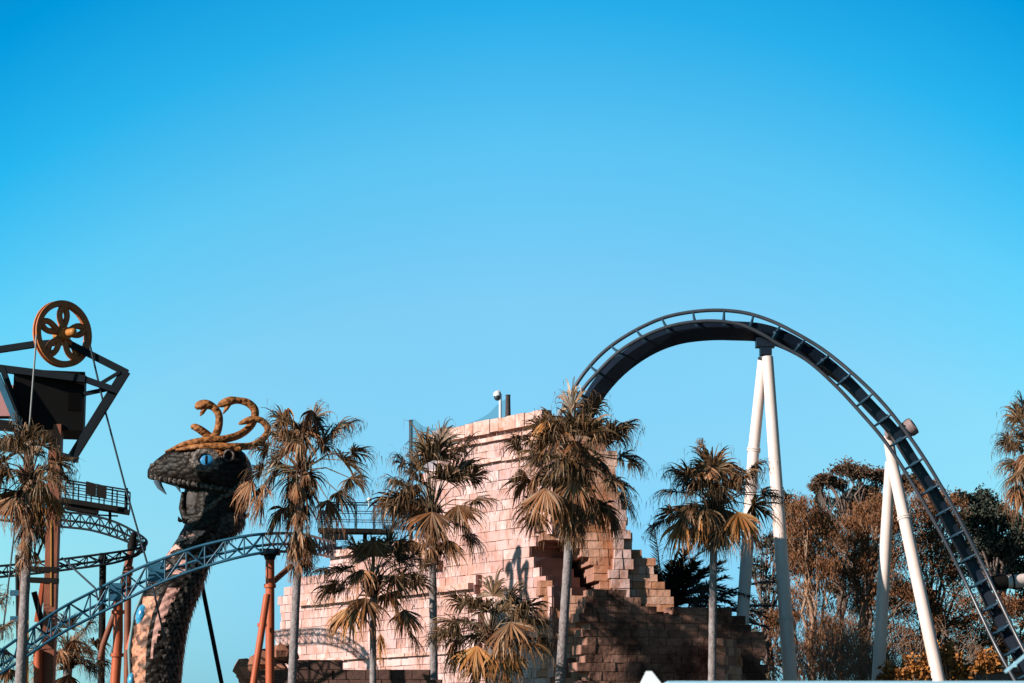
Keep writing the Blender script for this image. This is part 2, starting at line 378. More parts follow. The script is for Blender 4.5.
# nets, posts, camera on the temple
for (x, y0, y1, Y, wd, lb) in ((411, 421, 520, 113, 4.4, 'tall dark wooden post at the left side of the temple top holding the net'), (508, 396, 424, 101.5, 5.2, 'short dark wooden post on the temple top beside the white camera mast')):
    mb = MB(); a = P(x + (1.5 if y1 > 500 else 0), y1, Y); b = P(x, y0, Y)
    if y1 > 500: a.z = 0; a.x = b.x + .1
    mb.tube([a, (a + b) / 2, b], [px2m(wd / 2, Y) * 1.15, px2m(wd / 2, Y), px2m(wd / 2, Y) * .9], 10)
    mb.tube([b, b + Vector((0, 0, .05))], px2m(wd / 2, Y), 10)
    tag(mb.build('net_post', M['wood'], None, a), lb, 'post', 'posts that hold the netting')
mb = MB(); YN = 102.6
top = spline([(406.5, 520), (408.5, 470), (411, 421), (424, 426.5), (440, 428.5), (460, 426), (485, 416), (497, 405), (507, 398)], 4)
vs = [P(x, y, YN + .03) for x, y in top]; nn = len(vs)
vs2 = []
for x, y in top:
    if x < 411: vs2.append(P(412, y, YN + .03))
    else: vs2.append(P(x, max(470 if x < 440 else 440, y + 5), YN + .03))
vv = vs + vs2
mb.add(vv, [(i, i + 1, nn + i + 1, nn + i) for i in range(nn - 1)])
tag(mb.build('safety_net', M['net'], None, P(460, 440, YN)), 'sagging translucent teal netting strung between the posts behind the temple top', 'net')
cm = thing('security_camera', 'white dome security camera on a thin mast on the temple top', 'camera', P(500, 421, 100))
mb = MB(); mb.tube([P(500.3, 422, 100), P(500.3, 394, 100)], .06, 8); mb.tube([P(500.3, 394, 100), P(499.3, 391, 100), P(497, 391, 100)], .04, 6); mb.build('mast', M['cam'], cm)
mb = MB(); mb.tube([P(497.2, 391, 100), P(497.2, 392.5, 100), P(497.2, 396, 100)], [.06, .15, .17], 12); mb.build('housing', M['cam'], cm)
mb = MB(); mb.ball(P(497.2, 397, 100), .14, .14, .16); mb.build('dome', M['camd'], cm)

# ------------------------------------------------------------------ palms
ZD = Vector((0, 0, -1))
def fan(mb, H, d, Ls, droop, mi, nseg=24, spread=118, rnd=random, wmul=1.0, rigid=.3):
    """one fan leaf: hub H, outward direction d, segment length Ls"""
    d = d.normalized(); side = d.cross(Vector((0, 0, 1)))
    if side.length < .2: side = Vector((rnd.uniform(-1, 1), rnd.uniform(-1, 1), 0))
    side.normalize(); nrm = side.cross(d).normalized()
    roll = rnd.uniform(-.6, .6); side = (side * math.cos(roll) + nrm * math.sin(roll)).normalized(); nrm = side.cross(d).normalized()
    K_ = 7; droop *= rnd.uniform(.8, 1.3)
    for i in range(nseg):
        if rnd.random() < .12: continue
        th = R(spread) * (2 * (i + rnd.uniform(.1, .9)) / nseg - 1)
        s = (d * math.cos(th) + side * math.sin(th) + nrm * rnd.uniform(-.16, .2)).normalized()
        ln = Ls * (1 - .3 * (abs(th) / 2.1) ** 2) * rnd.uniform(.7, 1.22)
        w0 = ln * .030 * wmul * rnd.uniform(.7, 1.3); p = H.copy(); k = droop * rnd.uniform(.35, 1.25); vs = []
        wd = s.cross(nrm).normalized(); tw = rnd.uniform(-.9, .9)
        for j in range(K_ + 1):
            t = j / K_
            ww = w0 * (.35 + 1.6 * t if t < .45 else 1.07 * (1.03 - t) / .58)
            wv = (wd * math.cos(tw * t) + nrm * math.sin(tw * t)) * ww
            vs += [p - wv, p + wv]
            g_ = max(0, t - rigid) / (1 - rigid)
            dr = (s + ZD * (k * .25 * t + k * 3.4 * g_ ** 1.3)).normalized()
            dr += Vector((rnd.uniform(-1, 1), rnd.uniform(-1, 1), 0)) * .09 * t
            p = p + dr * (ln / K_)
        mb.add(vs, [(2 * j, 2 * j + 1, 2 * j + 3, 2 * j + 2) for j in range(K_)], mi)
        for _ in range(rnd.choice((0, 1, 1, 2))):                      # hanging threads
            a = vs[-1]; q = a + Vector((rnd.uniform(-.1, .1), rnd.uniform(-.1, .1), -rnd.uniform(.15, .4))) * Ls
            mb.add([a, a + Vector((.014, 0, 0)), q], [(0, 1, 2)], mi)
def palm(label, base, heart, Y, fans, fr=1.0, trunk_w=(10, 7), skirt=0, skirt_len=70, nrand=10, seed=1, goldset=(), group='fan palms around the temple', crown_r=50, upb=.25, bend=0):
    """base, heart: pixels; fans: list of (px, py, size px, kind)"""
    rnd = random.Random(seed)
    Hh = P(*heart, Y); B = P(*base, Y); B = Vector((B.x + (B.x - Hh.x) * (B.z / max(Hh.z - B.z, .5)), Y, 0))
    t = thing('palm_tree', label, 'palm tree', B, group)
    mb = MB(); pts = []; rad = []
    n_ = 40
    for i in range(n_ + 1):
        f = i / n_; p = B.lerp(Hh, f) + Vector((math.sin(f * math.pi) * px2m(bend, Y), 0, 0))
        pts.append(p); rr = px2m((trunk_w[0] * (1 - f) + trunk_w[1] * f) / 2, Y)
        rad.append(rr * (1 + .035 * math.sin(i * 2.4) + rnd.uniform(-.03, .03)) * (1.25 if f < .04 else 1))
    mb.tube(pts, rad, 12); mb.build('trunk', M['bark'], t)
    m = px2m(1, Y); cr = MB(); sk = MB()
    def place(hp, size, kind, mbx):
        v = hp - Hh; out = v.copy()
        ln = v.length
        # petiole arcs up from the heart then comes to the hub
        mid = Hh + v * .5 + Vector((0, 0, ln * .12))
        mbx.tube([Hh + v * .04, mid, hp], [.028, .022, .014], 4, 3, cap=False)
        d = (hp - mid).normalized()
        if kind == 'd' or kind == 'g':
            d = (d * .5 + ZD * .9).normalized()
        mi = {'l': 0, 'd': 1, 'g': 2}[kind]
        fan(mbx, hp, d, size * m * (.84 if kind == 'g' else 1), .85 if kind == 'l' else .6, mi, nseg=58 if kind != 'g' else 52, spread=100 if kind == 'l' else (70 if kind == 'd' else 62), rnd=rnd, wmul=1.35 if kind == 'g' else 1.0, rigid=.36 if kind == 'l' else .5)
    for f in fans:
        px, py, size, kind = f[:4]
        off = math.hypot(px - heart[0], py - heart[1]) * m
        rem = max((crown_r * m) ** 2 - off ** 2, (.15 * crown_r * m) ** 2) ** .5
        dy = f[4] * m if len(f) > 4 else rnd.uniform(-1, .5) * rem * .7
        hp = P(px, py, Y + dy)
        place(hp, size * fr, kind, cr)
    for i in range(nrand):
        a = rnd.uniform(0, 2 * math.pi); el = rnd.uniform(-.5, 1.15)
        rr = crown_r * m * rnd.uniform(.45, .72)
        hp = Hh + Vector((math.cos(a) * math.cos(el), math.sin(a) * math.cos(el), math.sin(el))) * rr
        place(hp, rnd.uniform(26, 34) * fr * crown_r / 50, 'l' if rnd.random() < .8 else 'd', cr)
    # new upright spears and the shaggy heart
    for i in range(5):
        a = rnd.uniform(0, 6.28); q = Hh + Vector((math.cos(a) * .25, math.sin(a) * .25, 1.0)) * crown_r * m * .7
        cr.tube([Hh, q], [.03, .01], 4, 3)
    for i in range(90):
        a = rnd.uniform(0, 6.28); h0 = rnd.uniform(-.45, .15) * crown_r * m * .5
        p = Hh + Vector((math.cos(a), math.sin(a), 0)) * m * trunk_w[1] * .5 + Vector((0, 0, h0))
        q = p + Vector((math.cos(a) * rnd.uniform(.1, .4), math.sin(a) * rnd.uniform(.1, .4), rnd.uniform(-.1, .45)))
        cr.tube([p, q], [.05, .015], 3, 4, cap=False)
    cr.build('crown', [M['frond'], M['dead'], M['gold'], M['petiole'], M['heart']], t)
    if skirt:
        for i in range(skirt):
            f = rnd.random(); a = rnd.uniform(0, 6.28); dwn = f ** 1.1 * skirt_len * m
            rr = m * (trunk_w[1] * .5 + rnd.uniform(2, 9) * (1 - f * .55))
            hp = Hh + Vector((math.cos(a) * rr, math.sin(a) * rr, -dwn))
            hp += (B - Hh).normalized() * 0
            sk.tube([hp + Vector((0, 0, .3)), hp], .02, 3, 1, cap=False)
            fan(sk, hp, Vector((math.cos(a) * .25, math.sin(a) * .25, -1)), rnd.uniform(16, 26) * m * (1 if f < .75 else .7), .5, 0 if rnd.random() < .8 else 2, nseg=18, spread=34, rnd=rnd, wmul=1.2, rigid=.5)
        sk.build('dead_frond_skirt', [M['dead'], M['petiole'], M['frond']], t)
    return t

palm('ragged fan palm at the far left in front of the orange lift tower', (20, 683), (31, 478), 70,
     [(28, 440, 26, 'l'), (42, 446, 24, 'l'), (14, 448, 26, 'l'), (4, 462, 26, 'l'), (56, 462, 26, 'l'), (60, 474, 22, 'l'), (46, 488, 36, 'g', -20), (56, 500, 26, 'd'), (14, 496, 30, 'd'), (2, 480, 26, 'l'), (-8, 470, 26, 'l'), (10, 470, 28, 'l'), (33, 455, 26, 'l'), (20, 425, 20, 'l'), (48, 470, 28, 'l')],
     skirt=46, skirt_len=80, nrand=10, seed=11, trunk_w=(11, 9), crown_r=52)
palm('tall fan palm with wide open crown right of the serpent head', (292, 683), (302, 470), 78,
     [(288, 408, 40, 'd', -6), (312, 410, 40, 'd', -8), (300, 430, 36, 'd', -12), (285, 424, 30, 'l'), (313, 420, 30, 'l'), (332, 432, 30, 'l'), (345, 426, 22, 'l'), (342, 460, 32, 'l'), (352, 452, 28, 'l'), (350, 478, 28, 'l'), (338, 492, 32, 'l'), (328, 500, 30, 'd'), (268, 448, 26, 'l'), (262, 470, 26, 'l'), (252, 480, 34, 'd'), (264, 484, 30, 'd'), (282, 508, 34, 'l'), (288, 440, 34, 'l'), (304, 436, 34, 'l'), (320, 446, 30, 'l'), (322, 512, 30, 'l'), (296, 452, 28, 'l'), (262, 500, 26, 'd')],
     skirt=62, skirt_len=100, nrand=4, seed=12, trunk_w=(9, 8), crown_r=62)
palm('dark fan palm standing before the left edge of the temple tower', (434, 683), (432, 512), 90,
     [(440, 446, 32, 'l'), (426, 452, 34, 'l'), (434, 460, 34, 'l'), (452, 458, 26, 'l'), (462, 450, 28, 'l'), (404, 464, 26, 'l'), (400, 484, 28, 'l'), (396, 504, 28, 'l'), (412, 490, 32, 'l'), (470, 478, 28, 'l'), (474, 500, 28, 'l'), (458, 505, 32, 'd'), (462, 520, 34, 'd'), (470, 535, 28, 'l'), (404, 520, 30, 'l'), (420, 470, 32, 'l'), (445, 480, 34, 'l'), (425, 500, 32, 'd'), (448, 540, 30, 'd'), (412, 540, 28, 'd')],
     skirt=26, skirt_len=46, nrand=8, seed=13, trunk_w=(9, 7), crown_r=62)
palm('shorter fan palm with golden hanging leaves before the temple terrace', (373, 683), (373, 585), 80,
     [(372, 556, 34, 'l'), (358, 552, 30, 'l'), (388, 550, 32, 'l'), (345, 570, 30, 'l'), (336, 585, 30, 'l'), (402, 562, 32, 'l'), (412, 580, 30, 'l'), (352, 606, 42, 'g', -20), (366, 598, 34, 'd'), (380, 634, 30, 'g', -24), (392, 592, 32, 'g', -20), (404, 610, 28, 'd'), (410, 632, 26, 'l'), (328, 570, 26, 'l'), (394, 575, 30, 'd'), (360, 570, 32, 'd'), (374, 540, 24, 'd'), (420, 565, 26, 'l')],
     skirt=0, nrand=6, seed=14, trunk_w=(8, 6), crown_r=54)
palm('young fan palm with spiky leaves low in front of the temple wall', (492, 700), (491, 634), 77,
     [(493, 596, 32, 'l', -2), (507, 600, 30, 'l', -4), (524, 608, 32, 'l', -6), (530, 622, 34, 'l', -8), (522, 640, 38, 'l', -22), (466, 604, 30, 'l', -8), (478, 608, 28, 'l', -6), (456, 622, 32, 'l', -8), (458, 640, 34, 'd', -14), (477, 646, 40, 'g', -24), (464, 650, 32, 'g', -16), (500, 650, 36, 'g', -22), (446, 632, 28, 'l'), (512, 652, 32, 'g', -16), (538, 640, 24, 'l'), (480, 662, 30, 'd'), (505, 664, 32, 'd'), (486, 612, 30, 'l', 8), (500, 612, 30, 'l', 8), (512, 620, 30, 'l', 8), (470, 622, 30, 'l', 8)],
     skirt=0, nrand=8, seed=15, trunk_w=(9, 9), crown_r=50)
palm('largest fan palm with thick shaggy skirt in front of the temple opening', (560, 683), (574, 464), 80,
     [(546, 420, 28, 'g', -15), (572, 408, 34, 'l'), (590, 412, 32, 'l'), (556, 428, 34, 'l'), (530, 440, 28, 'l'), (520, 444, 26, 'l'), (612, 432, 32, 'l'), (622, 428, 26, 'l'), (620, 456, 32, 'l'), (630, 462, 22, 'l'), (542, 458, 34, 'l'), (600, 440, 36, 'l'), (528, 478, 34, 'l'), (612, 480, 34, 'l'), (620, 496, 30, 'l'), (545, 488, 38, 'd'), (560, 495, 38, 'g'), (585, 495, 38, 'd'), (600, 505, 36, 'l'), (532, 502, 34, 'l'), (575, 430, 36, 'l'), (550, 442, 32, 'l'), (600, 460, 34, 'd'), (574, 480, 36, 'd'), (610, 510, 34, 'd'), (536, 512, 30, 'd')],
     skirt=80, skirt_len=74, nrand=16, seed=16, trunk_w=(11, 8), crown_r=60, fr=.96)
palm('fan palm with drooping tawny leaves left of the tall white coaster supports', (712, 683), (714, 506), 82,
     [(704, 464, 36, 'd', -6), (722, 462, 36, 'd', -8), (712, 470, 34, 'l', -10), (702, 446, 14, 'l'), (696, 488, 34, 'l', -14), (730, 488, 34, 'l', -14), (690, 476, 28, 'l'), (680, 474, 24, 'l'), (678, 492, 30, 'l'), (672, 512, 26, 'l'), (682, 520, 42, 'g', -16), (700, 515, 38, 'g', -22), (738, 512, 42, 'g', -20), (742, 478, 28, 'l'), (752, 468, 24, 'l'), (762, 492, 24, 'l'), (752, 505, 36, 'l'), (748, 520, 36, 'd'), (708, 525, 32, 'd'), (725, 530, 28, 'l'), (664, 520, 26, 'l'), (770, 496, 16, 'l'), (690, 505, 32, 'd')],
     skirt=14, skirt_len=34, nrand=9, seed=17, trunk_w=(9, 7), crown_r=56)
palm('reddish fan palm half cut by the right edge of the picture', (1040, 683), (1038, 462), 74,
     [(1020, 420, 28, 'l'), (1014, 446, 26, 'l'), (1016, 462, 28, 'l'), (1016, 484, 28, 'd'), (1028, 430, 30, 'l'), (1026, 488, 32, 'd'), (1010, 440, 18, 'l'), (1040, 430, 30, 'l'), (1024, 450, 30, 'l'), (1018, 474, 28, 'l'), (1024, 410, 26, 'l')],
     skirt=26, skirt_len=50, nrand=12, seed=18, trunk_w=(9, 8), crown_r=46)
palm('low spiky palm behind the blue track in the lower left', (66, 720), (68, 660), 92,
     [(68, 628, 22, 'l'), (54, 634, 24, 'l'), (84, 630, 24, 'l'), (44, 650, 24, 'l'), (94, 645, 24, 'l'), (98, 660, 24, 'l'), (46, 668, 22, 'd'), (74, 640, 22, 'd'), (60, 650, 24, 'd'), (85, 665, 24, 'l'), (68, 675, 26, 'd'), (80, 652, 24, 'l')],
     skirt=0, nrand=8, seed=19, trunk_w=(9, 9), crown_r=40, upb=.6)
palm('palm mostly outside the left edge with a few leaf tips showing', (-18, 720), (-14, 640), 84,
     [(0, 604, 20, 'l'), (4, 626, 20, 'l'), (2, 650, 22, 'l'), (6, 668, 20, 'd'), (-10, 600, 22, 'l')],
     skirt=0, nrand=6, seed=20, trunk_w=(9, 8), crown_r=40)

# feather palms behind the side wing
def feather(mb, a, d, ln, droop, mi=0, rnd=random, leaf=.55):
    p = a.copy(); pts = []; n_ = 16
    for j in range(n_ + 1):
        pts.append(p.copy()); t = j / n_
        p = p + (d + ZD * droop * t * 1.6).normalized() * (ln / n_)
    mb.tube(pts, [.05 * (1 - j / n_) + .01 for j in range(n_ + 1)], 4, mi, cap=False)
    for j in range(2, n_ * 4):
        f = j / 4; i = min(int(f), n_ - 1); q = pts[i].lerp(pts[i + 1], f - i); t_ = (pts[i + 1] - pts[i]).normalized()
        s = t_.cross(Vector((0, 0, 1))).normalized()
        for sg in (-1, 1):
            dd = (t_ * .6 + s * sg * .8 + Vector((0, 0, rnd.uniform(-.3, .4)))).normalized() * leaf * rnd.uniform(.7, 1.1) * (1 - .5 * abs(f / n_ - .4))
            wv = Vector((0, 0, 1)).cross(dd).normalized() * .025 + Vector((0, 0, .02))
            mb.add([q - wv, q + dd * .5 - wv, q + dd, q + dd * .5 + wv, q + wv], [(0, 1, 2, 3, 4)], mi)
def featherpalm(label, heart, Y, dirs, m_, ln, seed):
    rnd = random.Random(seed); H = P(*heart, Y); t = thing('palm_tree', label, 'palm tree', G(H), 'feather leaved palms behind the temple')
    mb = MB(); mb.tube([G(H), H], [.3, .25], 10); mb.build('trunk', M['bark'], t)
    mb = MB()
    for (dx, dz, lm, dr) in dirs:
        d = Vector((dx, rnd.uniform(-.5, .5), dz)).normalized()
        feather(mb, H, d, ln * lm, dr, 0, rnd, leaf=ln * .17)
    mb.build('crown', M[m_], t)
featherpalm('near black feathery palm behind the broken right edge of the temple', (664, 612), 112,
            [(random.uniform(-1, .95), random.uniform(.35, 1.2), random.uniform(.7, 1.05), random.uniform(.25, .8)) for _ in range(56)], 'lf_blk', 4.0, 3)
featherpalm('ash grey palm with long arching fronds above the shaded stone wing', (686, 634), 106,
            [(.5, 1, 1, .75), (.8, .8, 1.1, .7), (.3, 1, .9, .6), (1, .55, 1, .55), (-.4, 1, .8, .7), (.65, .9, 1.25, .6), (.9, .9, .8, .8), (0.1, 1, .8, .8), (1, .7, 1.2, .45), (.75, 1, .9, .9)], 'lf_ash', 3.9, 4)

# ------------------------------------------------------------------ big dark coaster
cz = thing('roller_coaster', 'dark navy looping coaster hill with pale rails carried on white tube supports', 'roller coaster', G(P(765, 683, 106)))
YC = 106.0
# rail1 x,y,dY   rail2 x,y,dY   spine x,y,dY
TR = [((545, 470, .7), (553, 474, -.4), (566, 478, .4)), ((556, 425, .7), (564, 430, -.4), (577, 435, .4)), ((573, 390, .7), (580, 394, -.4), (591, 402, .4)), ((590, 366, .7), (598, 372, -.4), (606, 380, .4)), ((611, 346, .7), (620, 351, -.4), (626, 361, .4)),
      ((640, 328, .7), (647, 335, -.4), (651, 345, .4)), ((670, 316, .7), (675, 325, -.4), (678, 335, .4)), ((707, 310.5, .7), (708, 321, -.4), (709, 331, .45)), ((740, 312, .65), (738, 324, -.35), (738, 331, .5)),
      ((766, 319, .55), (760, 333, -.3), (762, 333, .6)), ((790, 330, .4), (780, 345, -.2), (786, 341, .75)), ((822, 349, .3), (808, 361, -.1), (816, 358, .8)), ((852, 373, .1), (836, 386, 0), (846, 381, .8)),
      ((880, 400, 0), (862, 414, 0), (871, 407, .8)), ((903, 428, 0), (884, 440, 0), (894, 432, .8)), ((924, 458, 0), (904, 470, 0), (914, 463, .8)), ((945, 493, 0), (925, 505, 0), (936, 497, .8)),
      ((965, 530, 0), (945, 541, 0), (956, 536, .8)), ((984, 568, 0), (964, 579, 0), (976, 573, .8)), ((1002, 606, -.6), (982, 617, -.6), (995, 612, .2)), ((1019, 641, -1.4), (999, 652, -1.4), (1013, 646, -.6)), ((1040, 680, -2), (1020, 690, -2), (1035, 684, -1.2)), ((1060, 720, -2.5), (1040, 730, -2.5), (1055, 724, -1.7))]
flat = spline([a + b + c for a, b, c in TR], 8)
r1 = [P(q[0], q[1], YC + q[2]) for q in flat]; r2 = [P(q[3], q[4], YC + q[5]) for q in flat]; sp = [P(q[6], q[7], YC + q[8]) for q in flat]
for rr in (r1, r2):
    mb = MB(); mb.tube(rr, .085, 8); mb.build('rail', M['rail'], cz)
mb = MB(); vs = []; n_ = len(sp); frames = []
for i in range(n_):
    t = (sp[min(i + 1, n_ - 1)] - sp[max(i - 1, 0)]).normalized()
    r_ = (r1[i] - r2[i]); r_ = (r_ - t * r_.dot(t)).normalized(); nn_ = t.cross(r_)
    m_ = (r1[i] + r2[i]) / 2 - sp[i]
    if nn_.dot(m_) < 0: nn_ = -nn_
    frames.append((t, r_, nn_)); hw = .33 - .10 * min(1, max(0, (i / n_ - .35) / .2))
    vs += [sp[i] + r_ * a * hw + nn_ * b * hw for a, b in ((-1, -1), (1, -1), (1, 1), (-1, 1))]
fs = [(4 * i + k, 4 * i + (k + 1) % 4, 4 * i + 4 + (k + 1) % 4, 4 * i + 4 + k) for i in range(n_ - 1) for k in range(4)]
mb.add(vs, fs); mb.build('spine', M['navy'], cz)
mb = MB()
acc = 0; ties = []
for i in range(1, n_):
    acc += (sp[i] - sp[i - 1]).length
    if acc > 1.12: acc = 0; ties.append(i)
for i in ties:
    t, r_, nn_ = frames[i]; mb = MB()
    mid = (r1[i] + r2[i]) / 2 - nn_ * .14
    mb.tube([r1[i], r1[i].lerp(mid, .55) - nn_ * .06, mid, r2[i].lerp(mid, .55) - nn_ * .06, r2[i]], [.045, .06, .07, .06, .045], 6)
    mb.beam(mid, sp[i] + nn_ * .2, .12, .3, up=r_)
    mb.build('cross_tie', M['tie'], cz)
for i in ties[::3]:
    t, r_, nn_ = frames[i]; mb = MB(); mb.box(sp[i], t * .04, r_ * (.35 - .1 * min(1, max(0, (i / n_ - .35) / .2))), nn_ * .3); mb.build('spine_flange', M['navy'], cz)
def leg(pts, w0, w1, rings, Y0, name='support_column'):
    mb = MB(); ps = [P(x, y, Y) for x, y, Y in pts]
    e_ = ps[-1] + (ps[-1] - ps[-2]) * (ps[-1].z / max(ps[-2].z - ps[-1].z, .1)); ps.append(e_)
    # subdivide
    q = []; tot = len(ps) - 1
    for i in range(tot):
        for k in range(5): q.append(ps[i].lerp(ps[i + 1], k / 5))
    q.append(ps[-1]); rad = [px2m((w0 + (w1 - w0) * i / (len(q) - 1)) / 2, Y0) for i in range(len(q))]
    mb.tube(q, rad, 24)
    o = mb.build(name, M['white'], cz)
    mb = MB()
    for f in rings:
        x, y, Y = f; c = P(x, y, Y); best = min(range(len(q) - 1), key=lambda i: abs((q[i].z + q[i + 1].z) / 2 - c.z)); t = (q[best + 1] - q[best]).normalized()
        k = (c.z - q[best].z) / (q[best + 1].z - q[best].z); c = q[best].lerp(q[best + 1], k)
        for s_ in (-.05, .05): mb.tube([c + t * (s_ - .035), c + t * (s_ + .035)], rad[best] * 1.2, 24, smooth=False)
    if rings: fo = mb.build('flange', M['white'], cz); fo.parent = o
    return o
leg([(767.5, 357, 106.2), (779, 520, 105.5), (791, 690, 104.8)], 11.5, 15.5, [(785.5, 620, 105)], 106)
leg([(763, 359, 106.6), (753.5, 452, 106.4), (738, 690, 104)], 10.5, 14, [(753.8, 450, 106.4)], 106)
leg([(888, 436, 107.6), (893, 466, 107.6), (903, 512, 107.0), (943, 700, 104.6)], 10.5, 14, [(902, 519, 107.3), (0, 0, 0)][:1], 107)
leg([(890, 462, 108.2), (887, 520, 108.4), (877, 700, 109)], 10, 15, [], 107)
mb = MB(); c = P(765, 349, 106.4)
mb.box(P(765, 343, 106.4), Vector((.42, 0, 0)), Vector((0, .3, 0)), Vector((0, 0, .2))); mb.box(P(765.5, 351, 106.4), Vector((.26, 0, 0)), Vector((0, .25, 0)), Vector((0, 0, .2)))
mb.tube([P(765.5, 357.5, 106.4), P(765.5, 359.5, 106.4)], .34, 16); mb.build('saddle_bracket', M['navy'], cz)
mb = MB(); mb.tube([P(886, 434, 107.3), P(900, 433, 107.4), P(911, 427, 107.4)], [.22, .3, .42], 16); mb.tube([P(909, 428.5, 107.4), P(913.5, 425.5, 107.4)], .4, 20)
mb.build('side_bracket', mat('grey_pink_steel', (.28, .2, .2), rough=.5), cz)
mb = MB(); a = P(996, 583, 107.2); b = P(1060, 577, 108); mb.tube([a, b], .3, 18); mb.build('cross_arm', M['white'], cz)
mb = MB(); a2 = P(992, 583.5, 107.2); mb.tube([a2, P(1006, 582, 107.3)], .33, 18); mb.tube([P(1012, 581.5, 107.4), P(1013.5, 581.3, 107.4)], .36, 18); mb.build('arm_collar', M['black'], cz)

# ------------------------------------------------------------------ lattice tracks (left)
def lattice(label, A, B, Y0, dback, rr, step, mA, name='coaster_track', col_=None, mats=None, Yf=None):
    """A,B upper and lower chords (x,y,dY)"""
    fl = spline([a + b for a, b in zip(A, B)], 8)
    a_ = [P(q[0], q[1], Y0 + q[2]) for q in fl]; b_ = [P(q[3], q[4], Y0 + q[5]) for q in fl]
    c_ = [(p + q) / 2 + Vector((0, dback, 0)) for p, q in zip(a_, b_)]
    t = thing(name, label, 'coaster track', G(a_[len(a_) // 2]))
    for ch, nm in ((a_, 'rail'), (b_, 'rail'), (c_, 'back_chord')):
        mb = MB(); mb.tube(ch, rr, 8); mb.build(nm, mA, t)
    # even stations
    st = [0]; acc = 0
    for i in range(1, len(a_)):
        acc += (a_[i] - a_[i - 1]).length
        if acc > step: st.append(i); acc = 0
    mb = MB()
    for k in range(len(st) - 1):
        i, j = st[k], st[k + 1]
        mb.tube([a_[i], b_[i]], rr * .55, 6, cap=False)
        mb.tube([a_[i], c_[(i + j) // 2]], rr * .55, 6, cap=False); mb.tube([c_[(i + j) // 2], a_[j]], rr * .55, 6, cap=False)
        mb.tube([b_[i], c_[(i + j) // 2]], rr * .55, 6, cap=False); mb.tube([c_[(i + j) // 2], b_[j]], rr * .55, 6, cap=False)
        if k % 2 == 0: mb.tube([a_[i], b_[j]], rr * .5, 6, cap=False)
        else: mb.tube([b_[i], a_[j]], rr * .5, 6, cap=False)
    mb.build('lattice_bracing', mA, t)
    return t
lt = lattice('blue lattice coaster track rising from the lower left past the serpent neck',
        [(-30, 668, -2), (0, 651, -1.5), (27, 632, -1), (60, 609, -.5), (100, 588, 0), (135, 570, 0), (165, 558, 0), (200, 546, 0), (240, 537, 0), (270, 533.5, .5), (300, 534, 2.5), (322, 539, 6), (334, 543, 9)],
        [(-30, 694, -2), (0, 674, -1.5), (27, 656, -1), (60, 634, -.5), (100, 613, 0), (135, 595, 0), (165, 581, 0), (200, 568, 0), (240, 557, 0), (270, 552, .5), (300, 552, 2.5), (322, 555, 6), (334, 558, 9)],
        84, .7, .052, .62, M['blue'])
lb = lattice('dark curved lattice track turning tightly behind the lift tower',
        [(-40, 500, 4), (0, 504, 4), (40, 509, 3), (64, 512, 2), (90, 515, 1), (115, 522, 0), (135, 532, -.6), (146, 540, -1.6), (145, 546, -2.6), (135, 549, -3.4), (110, 553, -4), (64, 559, -4), (30, 563, -4), (0, 566, -4), (-30, 568, -4)],
        [(-40, 516, 4), (0, 520, 4), (40, 525, 3), (64, 527, 2), (90, 530, 1), (115, 537, 0), (130, 543, -.6), (137, 548, -1.6), (140, 553, -2.6), (130, 558, -3.4), (108, 564, -4), (64, 570, -4), (30, 574, -4), (0, 577, -4), (-30, 579, -4)],
        104, .5, .05, .55, M['teal'])
def post(t, name, pts, wpx, Y, m_, rings=(), ground=True, n=14, par=None):
    mb = MB(); ps = [P(x, y, Y + (d[0] if d else 0)) for x, y, *d in pts]
    if ground:
        a, b = ps[-2], ps[-1]; ps.append(b + (b - a) * (b.z / max(a.z - b.z, .1)))
    mb.tube(ps, px2m(wpx / 2, Y), n); o = mb.build(name, m_, t)
    if rings:
        mb = MB()
        for (x, y) in rings:
            c = P(x, y, Y); mb.tube([c - Vector((0, 0, .06)), c + Vector((0, 0, .06))], px2m(wpx / 2, Y) * 1.35, n)
        ro = mb.build('flange', m_, t); ro.parent = o
    return o
post(lt, 'support_column', [(38, 650), (38, 700)], 9, 84.6, M['orange'])
post(lt, 'support_column', [(118, 600), (118, 640), (114, 700)], 10, 84.6, M['orange'], [(117, 655), (118, 612)])
post(lt, 'support_column', [(270, 556), (270, 700)], 9, 85, M['orange'], [(270, 586)])
post(lt, 'raking_brace', [(267, 595, -.3), (251, 700, -1.5)], 7, 84.5, M['orange'], [(262, 625)])
post(lt, 'raking_brace', [(273, 582), (291, 566, 1.5)], 6, 85.2, M['rust'], (), False)
post(lt, 'raking_brace', [(117, 607), (103, 645), (100, 660)], 6, 85.4, M['rust'], (), False)
mb = MB(); mb.box(P(270, 552, 85), Vector((.34, 0, 0)), Vector((0, .3, 0)), Vector((0, 0, .1))); mb.tube([P(270, 553, 85), P(270, 560, 85)], [.26, .17], 12); mb.build('saddle_bracket', M['teal'], lt)
mb = MB(); mb.box(P(157, 572, 84.6), Vector((.28, 0, 0)), Vector((0, .2, 0)), Vector((0, 0, .35))); mb.build('joint_plate', M['blue'], lt); mb = MB(); mb.box(P(116, 592, 84.6), Vector((.22, 0, 0)), Vector((0, .2, 0)), Vector((0, 0, .3))); mb.build('joint_plate', M['blue'], lt)
post(lb, 'support_column', [(131, 551), (128, 570), (127, 700)], 7, 101, M['rust'], [(129, 568), (128, 574)])
post(lb, 'raking_brace', [(129, 555), (119, 600), (117, 625)], 5.5, 101, M['rust'], (), False)
post(lb, 'raking_brace', [(137, 617), (128, 650)], 6, 100.5, M['orange'], (), False)
post(lb, 'support_column', [(103, 553), (101, 700)], 7, 100.6, M['black'], [(103, 558)])
mb = MB(); mb.tube([P(131, 553, 101.4), P(132, 545, 101.4), P(134, 534, 102)], [.14, .2, .12], 10); mb.build('saddle_bracket', M['black'], lb)
